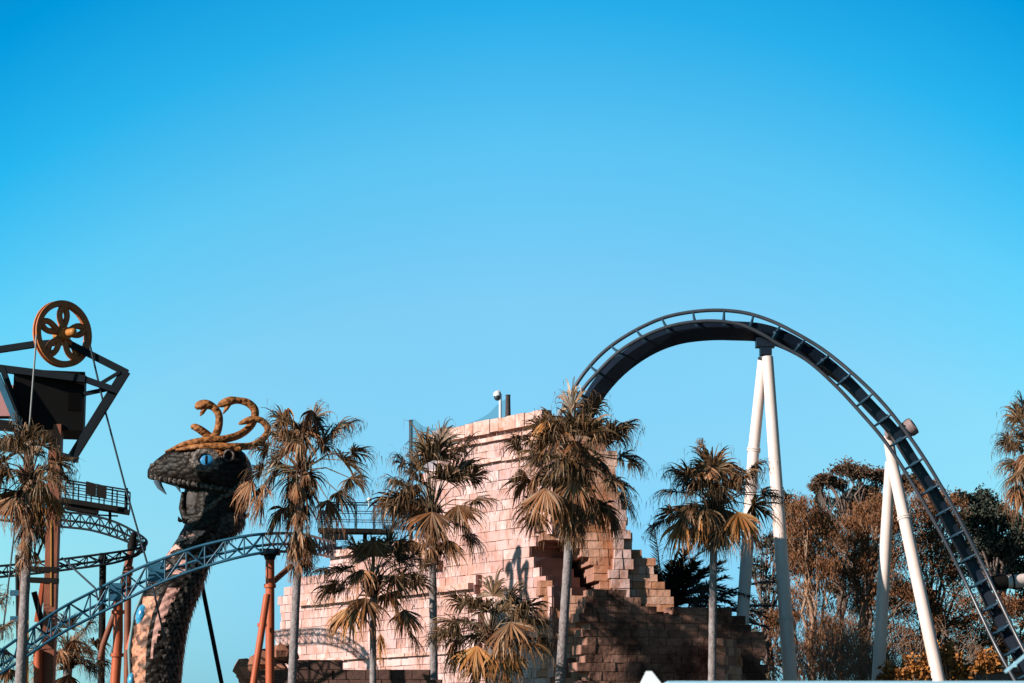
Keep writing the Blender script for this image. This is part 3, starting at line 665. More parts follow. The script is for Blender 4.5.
post(lb, 'support_column', [(17, 555), (19, 700)], 4, 100, M['teal'])
for y in (593, 619):
    mb = MB(); mb.box(P(14.5, y, 99.6), Vector((.16, 0, 0)), Vector((0, .12, 0)), Vector((0, 0, .11))); mb.build('joint_plate', M['blue'], lb)

# ------------------------------------------------------------------ lift tower
tw = thing('lift_tower', 'orange and black steel lift tower with machine housing, wheel and cables at the far left', 'tower', G(P(45, 683, 85)))
YT = 85.0
def bar(mb, a, b, w_, Y=YT, d=None, h=None): mb.beam(P(a[0], a[1], Y + (a[2] if len(a) > 2 else 0)), P(b[0], b[1], Y + (b[2] if len(b) > 2 else 0)), px2m(d or w_, Y), px2m(w_, Y), up=None)
def vcol(name, x, y, wpx, dpx, m_, Y):
    mb = MB(); a = P(x, y, Y); mb.box(Vector((a.x, a.y, a.z / 2)), Vector((px2m(wpx / 2, Y), 0, 0)), Vector((0, px2m(dpx / 2, Y), 0)), Vector((0, 0, a.z / 2))); return mb.build(name, m_, tw)
vcol('tower_column', 56.5, 425, 12, 14, M['rust'], YT); vcol('tower_column', 30, 425, 8, 12, M['rust'], YT)

mb = MB(); 
bar(mb, (51, 520), (51, 606), 1.1, YT - .28)
mb.build('edge_trim', M['ybolt'], tw); mb = MB(); bar(mb, (28.5, 500), (27.4, 705), 1.8, YT - .26)
mb.build('edge_trim', M['ybolt'], tw)
mb = MB(); bar(mb, (30, 569), (58, 570), 5, YT - .1, 12); bar(mb, (30, 580), (58, 581), 5, YT - .1, 12)
bar(mb, (36, 512), (56, 572), 5, YT + .1); bar(mb, (34, 592), (48, 645), 5, YT + .1); bar(mb, (55, 510), (36, 560), 2, YT + .4)
mb.build('cross_bracing', M['black'], tw)
mb = MB(); bar(mb, (44, 578), (37, 622), 5, YT + .8); mb.build('diagonal_strut', M['orange'], tw)
mb = MB(); bar(mb, (46, 570), (45, 640), 2.5, YT + 1.4); mb.box(P(46, 600, YT + 1.3), Vector((.12, 0, 0)), Vector((0, .1, 0)), Vector((0, 0, .1))); mb.build('service_pipe', M['teal'], tw)
# machine housing, seen from below
mb = MB()
mb.box(P(50, 405, YT + 1), Vector((px2m(34, YT), .35, 0)), Vector((-.2, 1.3, 0)), Vector((0, 0, px2m(30, YT))))
for x in (28, 39, 50, 61, 72):
    mb.box(P(x, 405, YT + .62), Vector((.035, 0, 0)), Vector((0, .06, 0)), Vector((0, 0, px2m(27, YT))))
hs = mb.build('machine_housing', M['black'], tw)
mb = MB(); mb.box(P(75, 402, YT - .35), Vector((px2m(6, YT), .06, 0)), Vector((0, .08, 0)), Vector((0, 0, px2m(9, YT)))); v = mb.build('access_hatch', mat('hatch', (.003, .003, .003), rough=.8, spec=.05), tw); v.parent = hs
mb = MB(); bar(mb, (-20, 366), (86, 379.5), 7, YT - .6, 10); bar(mb, (84, 379), (118, 391), 6, YT - .6, 8); bar(mb, (84, 394), (108, 389), 4, YT - .2); bar(mb, (100, 384), (120, 372), 3.4, YT - .4); bar(mb, (2, 367), (22, 424), 5.5, YT - .7)
mb.build('roof_beam', M['teal'], tw)
mb = MB(); bar(mb, (-4, 372), (22, 436), 6, YT - 1.1, 5); mb.build('blue_brace', M['blue'], tw)
mb = MB(); bar(mb, (-30, 354), (37, 344), 6.5, YT - .3); bar(mb, (37, 344), (66, 342), 6, YT - .3); bar(mb, (64, 341), (127, 373), 7, YT - .3); bar(mb, (126, 371), (70, 461), 9, YT - .3, 7); bar(mb, (60, 455), (78, 460), 6, YT - .3)
bar(mb, (110, 398, .02), (88, 432, .02), 2, YT - .62, 1)
mb.build('head_frame', M['teal'], tw)
mb = MB(); mb.box(P(4, 402, YT + 1.2), Vector((px2m(11, YT), 0, 0)), Vector((0, .4, 0)), Vector((0, 0, px2m(16, YT)))); mb.build('pink_panel', M['pinkp'], tw)
mb = MB()
for y in (420, 428): bar(mb, (-10, y), (18, y + 3), 3, YT + .5)
bar(mb, (-20, 424), (60, 432), 6, YT + 1.5, 30); bar(mb, (-20, 443), (30, 446), 9, YT + 1.5, 30)
mb.build('lower_framing', M['black'], tw)
# wheel
wc = P(62.5, 334, YT - .6); ax = Vector((.72, -.69, 0)).normalized(); e1 = ax.cross(Vector((0, 0, 1))).normalized(); e2 = Vector((0, 0, 1))
Rw = px2m(34, YT); mb = MB()
def rim(mb, r0, r1_, h0, h1, n_=48):
    vs = []
    for k in range(n_):
        a = 2 * math.pi * k / n_; d = e1 * math.cos(a) + e2 * math.sin(a)
        vs += [wc + d * r0 + ax * h0, wc + d * r1_ + ax * h0, wc + d * r1_ + ax * h1, wc + d * r0 + ax * h1]
    mb.add(vs, [(4 * k + j, 4 * k + (j + 1) % 4, 4 * ((k + 1) % n_) + (j + 1) % 4, 4 * ((k + 1) % n_) + j) for k in range(n_) for j in range(4)], 0, False)
rim(mb, Rw * .83, Rw, .05, .12); rim(mb, Rw * .83, Rw, -.12, -.05); rim(mb, Rw * .81, Rw * .94, -.06, .06)
wheelm = mat('rusty_wheel', (.62, .20, .06), (.34, .10, .035), scale=3, rough=.6, spec=.4)
rimo = mb.build('wheel', wheelm, tw)
for k in range(5):
    a = 2 * math.pi * k / 5 + .32; mb = MB()
    for sg in (-1, 1):
        pts = []
        for j in range(9):
            f = j / 8; aa = a + sg * .26 * math.sin(f * math.pi) ; rr_ = Rw * (.12 + .72 * f)
            pts.append(wc + (e1 * math.cos(aa) + e2 * math.sin(aa)) * rr_)
        mb.tube(pts, [.12, .12, .12, .115, .11, .11, .115, .12, .13], 8)
    o = mb.build('spoke', wheelm, tw); o.parent = rimo
mb = MB(); mb.tube([wc - ax * .3, wc + ax * .30], .22, 20); mb.tube([wc + ax * .30, wc + ax * .62], .14, 16); mb.ball(wc + ax * .62, .14, .14, .14); o = mb.build('hub', mat('gold_hub', (.5, .2, .05), rough=.4), tw); o.parent = rimo
for pts, r_, m_ in (([(36.5, 335), (29, 434)], .034, 'cable'), ([(90, 345), (105, 410), (125, 486), (148, 566), (165, 640)], .035, 'dcable')):
    mb = MB(); mb.tube([P(x, y, YT - (1.7 if m_ == 'cable' else .6) + (y - 335) * .004) for x, y in pts], r_, 6); mb.build('cable', M[m_], tw)
mb = MB(); mb.tube([P(18, 500, YT), P(2, 640, YT)], .03, 6); mb.build('cable', M['dcable'], tw)
mb = MB(); mb.tube([P(62, 558, YT), P(95, 588, YT - 2), P(98, 600, YT - 2.6)], .035, 6); mb.build('cable', M['dcable'], tw)

# service platform
def walkway(label, a, b, Y0, Y1, hpx, nb, deck_t, m_, panel=None, rails=4):
    A = P(*a, Y0); B = P(*b, Y1); t = thing('service_platform', label, 'platform', G(A))
    mb = MB(); off = Vector((0, 1.1, 0)); dz = Vector((0, 0, -px2m(deck_t, Y0) / 2))
    mb.beam(A + off / 2 + dz, B + off / 2 + dz, 1.25, px2m(deck_t, Y0)); mb.build('deck', M['black'], t)
    h_ = Vector((0, 0, px2m(hpx, Y0)))
    for o_ in (Vector((0, 0, 0)), off):
        mb = MB()
        for k in range(nb + 1):
            p = A.lerp(B, k / nb) + o_; mb.tube([p, p + h_], .028, 6)
        for k in range(1, rails + 1): mb.tube([A + o_ + h_ * k / rails, B + o_ + h_ * k / rails], .018 if k < rails else .03, 6)
        mb.build('railing', M[m_], t)
    mb = MB()
    for k in range(1, rails + 1): mb.tube([B + h_ * k / rails, B + off + h_ * k / rails], .03, 6)
    mb.build('railing', M[m_], t)
    return t, A, B
t, A, B = walkway('railed black service platform with sign panels beside the lift tower', (60, 497), (125, 507.5), 90, 90, 18, 5, 5, 'teal', rails=3)
mb = MB(); mb.box(P(91, 489, 89.8), Vector((px2m(5, 90), 0, -.05)), Vector((0, .04, 0)), Vector((0, 0, px2m(6.5, 90)))); mb.build('notice_panel', M['black'], t)
mb = MB(); mb.box(P(101.5, 491.5, 89.8), Vector((px2m(5, 90), 0, -.05)), Vector((0, .04, 0)), Vector((0, 0, px2m(6.5, 90)))); mb.build('notice_panel', M['black'], t)
mb = MB(); bar(mb, (66, 507), (97, 512), 5, 90.5, 20); bar(mb, (110, 510), (110, 524), 2.6, 90.5); bar(mb, (98, 515), (118, 516), 1.5, 90.5); mb.build('hanger', M['black'], t)
mb = MB(); mb.tube([P(126, 509, 90), P(126.5, 488, 90)], .06, 6); bar(mb, (60, 515), (60, 500), 6, 90.5); mb.build('corner_post', M['teal'], t)

t, A, B = walkway('dark railed walkway between the tall palm and the temple', (318, 528), (392, 529), 118, 118, 26, 4, 4, 'teal', rails=3)
mb = MB(); bar(mb, (384, 527), (432, 529), 4, 117); bar(mb, (382, 505), (384, 530), 4, 117, 3); mb.build('blue_beam', M['blue'], t)
mb = MB(); bar(mb, (322, 537), (348, 537), 6, 118); bar(mb, (322, 548), (342, 548), 3, 118); bar(mb, (334, 535), (334, 760), 4, 119); bar(mb, (365, 535), (365, 760), 4, 119); mb.build('support_frame', M['teal'], t)
mb = MB(); mb.tube([P(369, 506, 118), P(369, 501, 118)], .03, 6); mb.ball(P(369.5, 499.5, 118), .12, .12, .11); mb.build('dome_lamp', M['cam'], t)
mb = MB(); mb.tube([P(410, 570, 117), P(410, 528, 117)], .05, 6); mb.build('blue_pipe', M['blue'], t)

# ------------------------------------------------------------------ serpent statue
YS = 92.0
st = thing('serpent_statue', 'giant black scaled open mouthed serpent statue with blue eye and bronze snakes on its head', 'statue', G(P(156, 683, YS)))
sl = [(720, 131, 180), (690, 130.5, 180), (665, 130, 182), (637, 131.5, 186), (612, 137, 192), (588, 147, 202), (563, 162, 211), (545, 174, 224), (533, 181, 237), (525, 185, 243), (518, 188, 245)]
rows = spline([(a, b, c) for a, b, c in sl], 15)
mb = MB(); NS = 72; vs = []
for (y, x0, x1) in rows:
    c = P((x0 + x1) / 2, y, YS); hx = px2m((x1 - x0) / 2, YS); hy = hx * .95
    for k in range(NS):
        a = 2 * math.pi * k / NS; q = 1 + .02 * math.sin(k * 12 * math.pi * 2 / 72 + y * .6)
        vs.append(c + Vector((math.cos(a) * hx, math.sin(a) * hy, 0)) * q)
nr = len(rows)
for i in range(nr - 1):
    y = rows[i][0]
    for k in range(NS):
        a = (k + .5) * 360 / NS      # 180 = left, 270 = toward the camera
        mi = 0
        if 150 < a < 257 and y > 598: mi = 1
        if 257 <= a < 266 and y > 598: mi = 0  # dark band between the panels paints a column's cast shadow
        if 264 <= a < 294 - (y - 590) * .38 + 2 * math.sin(y * .9) and 590 < y < 662: mi = 2
        if 150 < a < 225 + 14 * math.sin(y * .7) and 536 < y < 560: mi = 2
        if 244 + 4 * math.sin(y) < a < 272 - (y - 534) and 533 < y < 547: mi = 2
        if 262 < a < 280 + 5 * math.sin(y) and 562 < y < 576: mi = 2
        if 150 < a < 245 and 566 < y < 590 and math.sin(a * .31 + y * .5) > .1: mi = 2
        mb.f.append([i * NS + k, i * NS + (k + 1) % NS, (i + 1) * NS + (k + 1) % NS, (i + 1) * NS + k]); mb.mi.append(mi); mb.sm.append(True)
mb.v = vs
mb.build('body', [M['scale'], M['belly'], M['pinkb']], st)
# raised scale plates along the dark flank
mb = MB(); rs = random.Random(5)
for i, (y, x0, x1) in enumerate(rows[::3]):
    if y > 700: continue
    c = P((x0 + x1) / 2, y, YS); hx = px2m((x1 - x0) / 2, YS)
    for a in range(294, 372, 13):
        aa = R(a + (6 if i % 2 else 0)); d = Vector((math.cos(aa), math.sin(aa) * .95, 0)); p = c + d * hx
        tn = Vector((-math.sin(aa), math.cos(aa), 0))
        tip = p + d * rs.uniform(.02, .08) + Vector((0, 0, -.30))
        mb.add([p - tn * .17 + Vector((0, 0, .1)), p + tn * .17 + Vector((0, 0, .1)), tip, p - d * .05 + Vector((0, 0, .16))], [(0, 1, 2), (0, 3, 1), (0, 2, 3), (1, 3, 2)], 0, False)
mb.build('back_scales', M['ring'], st)
# head: neck + lower jaw block, then cranium
def loftx(mb, secs, Y, n=24, mi=0, power=.8):     # sections across the picture: (x, ytop, ybottom, half depth m)
    secs = spline(secs, 5); vs = []
    for x, y0, y1, hd in secs:
        c = P(x, (y0 + y1) / 2, Y); hz = px2m((y1 - y0) / 2, Y)
        for k in range(n):
            a = 2 * math.pi * k / n; ca, sa = math.cos(a), math.sin(a)
            vs.append(c + Vector((0, math.copysign(abs(ca) ** power, ca) * hd, math.copysign(abs(sa) ** power, sa) * hz)))
    m_ = len(secs)
    mb.add(vs, [(i * n + k, i * n + (k + 1) % n, (i + 1) * n + (k + 1) % n, (i + 1) * n + k) for i in range(m_ - 1) for k in range(n)], mi, True)
    mb.add(vs[:n], [tuple(range(n))], mi); mb.add(vs[-n:], [tuple(range(n))], mi)
def lofty(mb, secs, Y, n=24, mi=0):     # (y, x0, x1, half depth)
    secs = spline(secs, 5); vs = []
    for y, x0, x1, hd in secs:
        c = P((x0 + x1) / 2, y, Y); hx = px2m((x1 - x0) / 2, Y)
        for k in range(n):
            a = 2 * math.pi * k / n; ca, sa = math.cos(a), math.sin(a)
            vs.append(c + Vector((math.copysign(abs(ca) ** .95, ca) * hx, math.copysign(abs(sa) ** .95, sa) * hd, 0)))
    m_ = len(secs)
    mb.add(vs, [(i * n + k, i * n + (k + 1) % n, (i + 1) * n + (k + 1) % n, (i + 1) * n + k) for i in range(m_ - 1) for k in range(n)], mi, True)
    mb.add(vs[:n], [tuple(range(n))], mi); mb.add(vs[-n:], [tuple(range(n))], mi)
mb = MB()
lofty(mb, [(480, 200, 251, .8), (492, 196, 250, .9), (505, 193, 249, .95), (515, 192, 245, .95), (525, 190, 240, .9), (533, 186, 231, .8)], YS)
mb.build('neck', M['scale'], st)
mb = MB()
loftx(mb, [(148, 469.5, 478, .15), (150.5, 466, 479.5, .28), (157, 459.5, 481, .46), (167, 452.5, 484, .66), (180, 446.5, 488, .85), (196, 444, 492, 1.0), (214, 444, 496, 1.1), (230, 446, 500, 1.1), (242, 451, 503, .95), (250, 462, 500, .6), (252, 474, 492, .2)], YS - .1)
hd = mb.build('head', M['scale'], st)
mb = MB()     # lower jaw hanging open: two side bones and lining
for dy in (-.55, .55):
    mb.tube([P(236, 500, YS + dy * 1.2), P(218, 512, YS + dy * 1.2), P(200, 519, YS + dy), P(186, 519, YS + dy * .6), P(182, 508, YS + dy * .5), P(183.5, 492, YS + dy * .5)], [.3, .32, .28, .2, .13, .08], 12)
lofty(mb, [(505, 184, 230, .5), (512, 183, 230, .6), (518, 182, 232, .6), (523, 187, 232, .5), (525, 195, 230, .3)], YS)
mb.tube([P(181, 519, YS - .2), P(178.5, 521.5, YS - .2)], [.16, .05], 8)
mb.build('lower_jaw', M['scale'], st)
mb = MB()
lofty(mb, [(484, 186, 232, .4), (495, 183.5, 230, .48), (508, 182.5, 230, .5), (516, 184, 230, .4)], YS)
mb.tube([P(199, 492, YS - .38), P(198, 500, YS - .42), P(194, 507, YS - .42), (P(189, 514, YS - .36))], [.05, .09, .08, .04], 8)
mb.build('mouth_lining', M['gum'], st)
for dy in (-.42, .4):
    for (pts) in ([(157, 480), (160, 487), (166.5, 494.5)], [(171, 481), (177, 484), (180.5, 492.5)]):
        mb = MB(); mb.tube([P(x, y, YS + dy) for x, y in pts], [.15, .11, .015], 10); mb.build('fang', M['fang'], st)
# lip ridge scales
mb = MB()
for k in range(20):
    x = 152 + k * 4.6; y = 476 + (x - 152) * .17; hdp = .35 + .75 * min(1, (x - 150) / 60)
    for dy in (-1, 1): mb.ball(P(x, y + 1, YS - .1 + dy * hdp * 1.0), .11, .09, .1, 7, 5, jit=.15)
for k in range(13):
    x = 152 + k * 3.4; 
    for j in range(3):
        mb.ball(P(x + j * 2.0, 466 - (x - 152) * .55 * max(.3, 1 - (x - 152) / 90) + j * 4.2, YS - .1 - (.30 + .60 * min(1, (x - 148) / 45))), .11, .09, .1, 6, 5, jit=.15)
mb.tube([P(225, 497, YS - 1.05), P(236, 489, YS - 1.05), P(243, 480, YS - .95)], [.08, .12, .06], 8)
mb.tube([P(188, 522, YS - .62), P(203, 514, YS - .78), P(214, 504, YS - .95), P(224, 495, YS - 1.02)], [.07, .11, .12, .08], 8)
mb.tube([P(245.5, 515, YS), P(247.5, 517, YS)], [.15, .12], 8)
mb.build('ridge_scales', M['ring'], st)
# eye
ec = P(206.5, 460, YS - 1.17); mb = MB()
for k in range(26):
    a = 2 * math.pi * k / 26; mb.ball(ec + Vector((math.cos(a) * px2m(11, YS), -.03, math.sin(a) * px2m(9, YS))), .17, .11, .14, 7, 5, jit=.15)
    if k % 2: mb.ball(ec + Vector((math.cos(a) * px2m(14.5, YS), .0, math.sin(a) * px2m(11.2, YS))), .1, .08, .1, 6, 5, jit=.2)
mb.build('eye_ring', scales('pale_ring_scales', (.05, .043, .038), (.17, .145, .13), 5), st)
mb = MB(); mb.ball(ec, px2m(7.6, YS), .09, px2m(5.6, YS), 20, 12); eo = mb.build('eye', M['eye'], st)
mb = MB(); mb.ball(ec + Vector((0, -.075, 0)), .055, .04, px2m(4.8, YS), 10, 8); o = mb.build('pupil', M['black'], st); o.parent = eo
mb = MB()
pts = [P(229 + 4.8 * math.cos(a * .5236), 455.5 + 5.5 * math.sin(a * .5236), YS - 1.2) for a in range(13)]; mb.tube(pts, .055, 6)
mb.build('ear_ring', M['ring'], st)
mb = MB()
for (x, y) in ((214, 451.5), (218, 452.5), (221, 454), (238, 449)): mb.ball(P(x, y, YS - 1.16), .17, .12, .1, 8, 6, jit=.1)
mb.build('brow_scales', M['bronze'], st)
def msnake(pts, r0, jaw=None, Y=YS, tail=.5):
    s_ = spline([(x, y, d, r_ * (1.3 if i_ == len(pts) - 2 and jaw else 1.15 if i_ == len(pts) - 3 and jaw else 1)) for i_, (x, y, d, r_) in enumerate(pts)], 7); mb = MB()
    mb.tube([P(x, y, Y + d) for x, y, d, r_ in s_], [px2m(r_ * .86, Y) for *_, r_ in s_], 12)
    if jaw: mb.tube([P(x, y, Y + pts[-1][2]) for x, y in jaw], [px2m(2.6, Y), px2m(2.2, Y), px2m(.5, Y)], 8)
    for *q, in ([pts[-2]],):
        x, y, d, r_ = q[0]
    mb.build('bronze_snake', M['bronze'], st)
msnake([(170, 450, -.7, 1.5), (185, 444, -.95, 3.4), (205, 440.5, -1, 4.4), (225, 439, -.8, 4.6), (241, 434, -.4, 4.6), (252, 424, 0, 4.6), (255, 411, 0, 4.7), (248, 403, -.1, 4.6), (238, 400.5, -.2, 4), (230, 401, -.3, 4.6), (222, 404, -.3, 3.4), (217.5, 406.5, -.3, 1.4)], 4, [(229, 404), (226, 409), (223, 414)])
msnake([(176, 450, -.9, 1.5), (195, 447, -1.15, 3.4), (215, 446, -1.2, 4.0), (235, 446.5, -1.1, 4.2), (252, 445.5, -.5, 4.2), (264, 438, -.3, 4.2), (268, 429, -.3, 4.2), (262, 421, -.4, 4.0), (254, 419, -.5, 3.6), (248, 420.5, -.5, 4.2), (241, 423, -.5, 2.4), (238.5, 424, -.5, 1)], 4)
msnake([(190, 445, -.2, 2), (208, 441, -.2, 4), (216, 434, -.2, 4.8), (219, 424, -.2, 4.6), (218.5, 414, -.2, 4.4), (213, 407, -.25, 4.4), (206, 404.5, -.3, 5), (199, 406, -.3, 4.2), (196, 409, -.3, 2)], 4, [(205, 408), (202, 413), (200, 416)])
msnake([(222, 440, .2, 3), (214, 440, 0, 4.8), (206, 434, -.1, 5.0), (199, 429, -.2, 4.6), (194, 427, -.2, 4), (191, 428, -.2, 2)], 4)
msnake([(165, 452, -.3, 1.2), (182, 445.5, -.35, 3), (200, 441, -.4, 3.6), (216, 438, -.4, 3.8)], 4)
mb = MB(); mb.ball(P(142.5, 615, YS - .55), px2m(6.5, YS), .3, px2m(11.5, YS), 16, 12, rot=Matrix.Rotation(R(12), 3, 'Y')); mb.build('blue_gem', M['gem'], st)
mb = MB(); mb.ball(P(132, 681, YS - .4), px2m(4.5, YS), .3, px2m(9, YS), 16, 12); mb.build('blue_gem', M['gem'], st)
mb = MB(); mb.tube([P(131, 700, YS - .5), P(129, 650, YS - .5), P(134, 615, YS - .5), P(144, 590, YS - .5), P(152, 575, YS - .5)], px2m(1.6, YS), 8); mb.build('edge_trim', mat('pale_teal_trim', (.16, .3, .33), rough=.5), st)
mb = MB(); mb.tube([P(200, 575, YS + .3), P(223, 690, YS + 1), G(P(228, 700, YS + 1.2))], px2m(2.2, YS), 10); mb.build('support_strut', M['teal'], st)

# ------------------------------------------------------------------ broadleaf trees
def limb(mb, a, b, r0, r1_, rnd, n=7, wob=.06):
    ln = (b - a).length; pts = []
    for i in range(n + 1):
        f = i / n; p = a.lerp(b, f) + Vector((0, 0, ln * .08 * math.sin(f * math.pi)))
        if 0 < i < n: p += Vector((rnd.uniform(-1, 1), rnd.uniform(-1, 1), rnd.uniform(-1, 1))) * ln * wob
        pts.append(p)
    mb.tube(pts, [r0 + (r1_ - r0) * i / n for i in range(n + 1)], 6, cap=False); return pts
def tree(label, base, Y, puffs, leaf, bark, seed, fork=.35, nleaf=1.0, lsize=(.16, .08), up=0, twigs=14, trunk_r=.25, name='tree', cat='tree', group='trees behind the coaster supports', dens=26, flat=1.0, dark=None):
    rnd = random.Random(seed); B = G(P(base[0], 700, Y)); m = px2m(1, Y)
    t = thing(name, label, cat, B, group)
    top = P(base[0], base[1], Y)
    mb = MB(); tr = limb(mb, B, top, trunk_r, trunk_r * .6, rnd, 8, .02)
    lf = MB()
    for (px, py, rp) in puffs:
        r_ = rp * m; c = P(px, py, Y + rnd.uniform(-.6, .6) * r_ * 1.5)
        src = tr[min(len(tr) - 1, 4 + rnd.randrange(5))]
        if c.z < src.z: src = tr[2]
        pts = limb(mb, src, c, trunk_r * .38, .035, rnd)
        tw_ = []
        for k in range(twigs):
            v = Vector((rnd.gauss(0, 1), rnd.gauss(0, 1), rnd.gauss(.35, .8) * flat)).normalized() * r_ * rnd.uniform(.5, 1.0)
            v.z *= flat
            a_ = pts[rnd.randrange(3, len(pts))]; e_ = c + v
            limb(mb, a_, e_, .03, .01, rnd, 3, .05); tw_.append(e_)
        ncl = int(dens)
        for k in range(ncl):
            if k < len(tw_): cc = tw_[k]
            else:
                v = Vector((rnd.gauss(0, 1), rnd.gauss(0, 1), rnd.gauss(0, 1) * flat)); v.normalize(); cc = c + Vector((v.x, v.y, v.z * flat)) * r_ * rnd.random() ** .45
            cr_ = r_ * rnd.uniform(.2, .6)
            for j in range(int(34 * nleaf)):
                d = Vector((rnd.gauss(0, 1), rnd.gauss(0, 1), rnd.gauss(0, .8))) * .55
                p = cc + d * cr_
                ldir = Vector((rnd.uniform(-1, 1), rnd.uniform(-1, 1), rnd.uniform(-1, 1) + up)).normalized()
                sdv = ldir.cross(Vector((rnd.uniform(-1, 1), rnd.uniform(-1, 1), rnd.uniform(-1, 1)))).normalized()
                l_ = lsize[0] * rnd.uniform(.6, 1.2); w_ = lsize[1] * .5
                lf.add([p, p + ldir * l_ * .5 + sdv * w_, p + ldir * l_, p + ldir * l_ * .5 - sdv * w_], [(0, 1, 2, 3)])
    mb.build('trunk', M[bark], t); lf.build('crown', M[leaf], t)
    return t
tree('tall tree with flat lacy umbrella tufts rising highest behind the white supports', (862, 560), 135,
     [(845, 470, 13), (825, 480, 10), (816, 487, 7), (860, 473, 11), (876, 476, 12), (890, 480, 10), (905, 481, 10), (868, 492, 12), (835, 484, 9), (912, 486, 8), (850, 505, 12), (880, 500, 12)], 'lf_dkbr', 'grbark', 31, nleaf=1.6, lsize=(.2, .09), trunk_r=.32, flat=.55, dens=26)
tree('russet feathery tree nearest the tall white support', (812, 610), 122,
     [(803, 522, 22), (790, 540, 16), (820, 528, 16), (812, 548, 22), (795, 565, 20), (825, 575, 18), (806, 600, 26), (785, 625, 18), (822, 640, 24), (800, 665, 28), (835, 668, 20)], 'lf_brown', 'tanbark', 32, nleaf=2.6, lsize=(.24, .04), up=1.4, dens=29)
tree('broad russet tree behind the forked white supports', (862, 600), 124,
     [(868, 522, 22), (850, 540, 20), (888, 520, 22), (905, 512, 20), (875, 555, 24), (900, 550, 24), (855, 575, 22), (884, 590, 26), (862, 615, 26), (905, 600, 22), (842, 645, 24), (872, 655, 28), (900, 640, 24)], 'lf_brown', 'tanbark', 33, nleaf=2.6, lsize=(.24, .04), up=1.2, dens=29)
tree('russet tree behind the descending coaster track', (935, 590), 126,
     [(930, 500, 18), (945, 515, 20), (920, 530, 22), (952, 545, 22), (930, 565, 26), (960, 580, 24), (915, 600, 22), (942, 612, 26), (972, 615, 24), (925, 645, 22), (958, 645, 24), (990, 640, 22), (1012, 615, 20), (1015, 650, 22), (985, 670, 20)], 'lf_brown', 'grbark', 34, nleaf=2.4, lsize=(.22, .055), up=.4, dens=28)
tree('dark green tree at the right end behind the coaster track', (1000, 580), 130,
     [(985, 505, 14), (970, 520, 12), (1000, 515, 14), (1015, 525, 16), (990, 535, 18), (1012, 552, 18), (975, 550, 14), (1000, 570, 18), (1022, 580, 18), (1035, 540, 20), (962, 500, 8), (1030, 610, 18)], 'lf_dark', 'grbark', 35, nleaf=1.9, lsize=(.22, .13), dens=28)
tree('sparse grey green tree with sky showing through between the palm and the tall support', (765, 640), 128,
     [(768, 545, 12), (755, 570, 12), (772, 585, 14), (760, 610, 14), (778, 620, 12), (752, 640, 14), (770, 655, 16), (758, 675, 16), (785, 560, 10), (780, 520, 8), (740, 660, 10)], 'lf_grey', 'grbark', 36, nleaf=.8, lsize=(.24, .1), dens=18)
tree('airy grey green tree with blue sky gaps between the russet trees', (842, 580), 140,
     [(822, 505, 14), (840, 520, 14), (855, 500, 14), (832, 545, 14), (845, 565, 12), (835, 590, 12), (870, 510, 12), (795, 512, 12), (785, 500, 8)], 'lf_grey', 'grbark', 37, nleaf=.7, lsize=(.28, .12), dens=20)
# bare pale twiggy shrubs in front
def bare(label, px, Y, hpx, seed, sp_=1.0):
    rnd = random.Random(seed); B = G(P(px, 700, Y)); mb = MB()
    def br(a, d, ln, r_, dep):
        b = a + d * ln; limb(mb, a, b, r_, r_ * .55, rnd, 3, .05)
        if dep == 0: return
        for k in range(3 if dep > 1 else 4):
            nd = (d + Vector((rnd.gauss(0, .38), rnd.gauss(0, .3), rnd.uniform(0, .25))) * sp_).normalized(); br(a.lerp(b, rnd.uniform(.55, 1)), nd, ln * rnd.uniform(.6, .8), r_ * .55, dep - 1)
    H_ = P(px, 683 - hpx, Y).z
    for k in range(5): br(B + Vector((rnd.uniform(-.3, .3), 0, 0)), Vector((rnd.gauss(0, .2), rnd.gauss(0, .15), 1)).normalized(), H_ * .36, .07, 4)
    tag(mb.build('bare_shrub', M['tanbark'], None, B), label, 'shrub', 'bare branched shrubs under the trees')
bare('pale bare branched shrub just right of the tall white support', 818, 114, 90, 41)
bare('pale bare branched shrub left of the forked white supports', 856, 113, 80, 42)
bare('spreading bare shrub between the two forked white legs', 902, 114, 110, 43, 1.5)
bare('dusty bare shrub under the descending coaster track', 952, 115, 70, 44, 1.3)
for i, (x, y, r_, lb_) in enumerate(((912, 668, 13, 'orange leaved bush at the foot of the right forked leg'), (945, 655, 14, 'tall orange leaved bush under the coaster track'), (960, 668, 12, 'low orange leaved bush before the pale wall'), (985, 662, 12, 'orange leaved bush beside the track end'), (928, 666, 10, 'small orange leaved bush second from the white leg'), (890, 674, 9, 'small orange bush between the forked white legs'))):
    tree(lb_, (x, y + 8), 105.5 + i * .25, [(x, y, r_), (x - r_ * .6, y + 6, r_ * .7), (x + r_ * .7, y + 5, r_ * .7)], 'lf_yel', 'tanbark', 60 + i, nleaf=.6, lsize=(.2, .13), dens=16, twigs=10, trunk_r=.07, name='orange_bush', cat='bush', group='orange leaved bushes low on the right')
mb = MB(); a = P(925, 672, 112); b = P(1060, 671, 112)
mb.box(Vector(((a.x + b.x) / 2, 112, a.z / 2)), Vector(((b.x - a.x) / 2, 0, 0)), Vector((0, .2, 0)), Vector((0, 0, a.z / 2)))
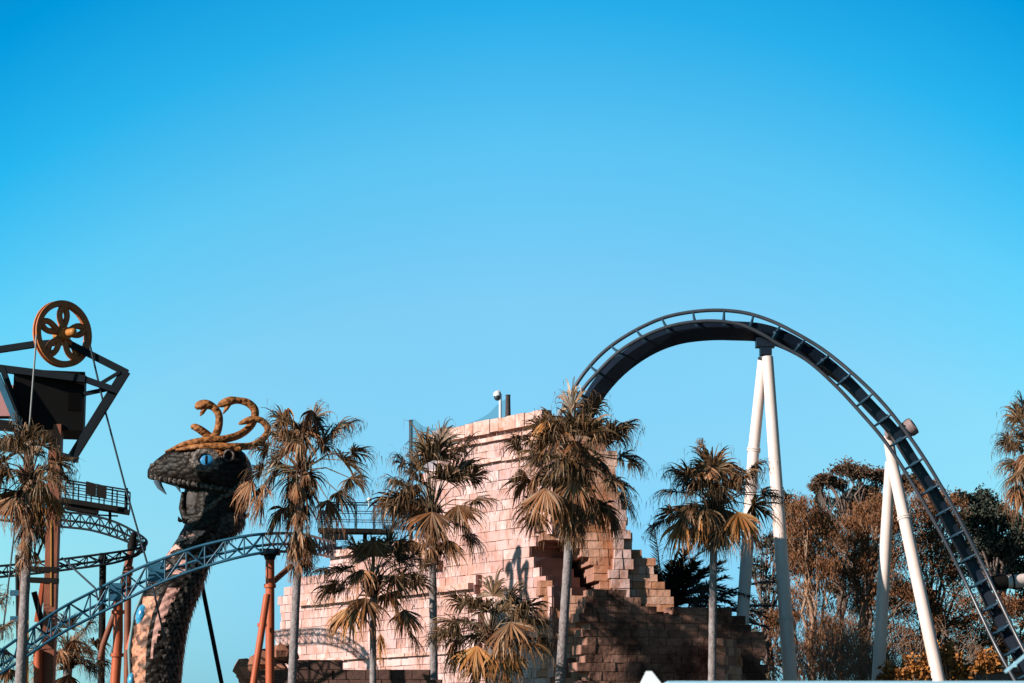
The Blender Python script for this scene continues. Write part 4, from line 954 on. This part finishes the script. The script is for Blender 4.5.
mb.beam(Vector((a.x, 111.75, a.z + .1)), Vector((b.x, 111.75, a.z + .1)), .7, .2)
tag(mb.build('boundary_wall', mat('dusty_wall', (.3, .2, .18), (.16, .1, .09), scale=1, rough=.9), None, Vector((a.x, 112, 0))), 'dusty low wall behind the orange bushes at the lower right', 'wall')

# ------------------------------------------------------------------ foreground roof edge
YR = 26
kr = thing('kiosk_roof', 'pale blue flat kiosk roof edge with a white pointed cap along the bottom of the picture', 'kiosk', G(P(840, 700, YR + 2)))
a = P(668, 681, YR); b = P(1100, 681, YR); mb = MB()
zt = P(800, 681, YR).z
mb.box(Vector(((a.x + b.x) / 2, YR + 1.6, zt - .06)), Vector(((b.x - a.x) / 2, 0, 0)), Vector((0, 1.6, 0)), Vector((0, 0, .06))); mb.build('roof_slab', M['roof'], kr)
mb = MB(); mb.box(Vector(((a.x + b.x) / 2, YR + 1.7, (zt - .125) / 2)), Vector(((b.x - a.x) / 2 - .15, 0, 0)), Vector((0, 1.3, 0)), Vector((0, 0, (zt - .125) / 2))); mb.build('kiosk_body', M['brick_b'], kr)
pk = P(655, 668, YR); mb = MB(); zb = zt - .12
bs = [Vector((pk.x + dx, YR + 1 + dy, zb)) for dx, dy in ((-.16, -.3), (.2, -.3), (.2, .3), (-.16, .3))]
pt = [Vector((pk.x + dx, YR + 1 + dy, pk.z + (pk.z * .0) + .0)) for dx, dy in ((-.04, -.05), (.02, -.05), (.02, .05), (-.04, .05))]
mb.add(bs + pt, [(0, 1, 5, 4), (1, 2, 6, 5), (2, 3, 7, 6), (3, 0, 4, 7), (4, 5, 6, 7)]); mb.box(Vector((pk.x + .02, YR + 1, zb / 2)), Vector((.15, 0, 0)), Vector((0, .25, 0)), Vector((0, 0, zb / 2 - .002))); mb.build('roof_cap', M['roofw'], kr)
mb = MB(); mb.beam(P(1005, 672, YR - .2), P(1040, 643, YR - .2), .045, .03); tag(mb.build('canopy_rafter', M['roof'], None, P(1010, 672, YR)), 'slanting pale blue metal rafter at the lower right corner', 'rafter')
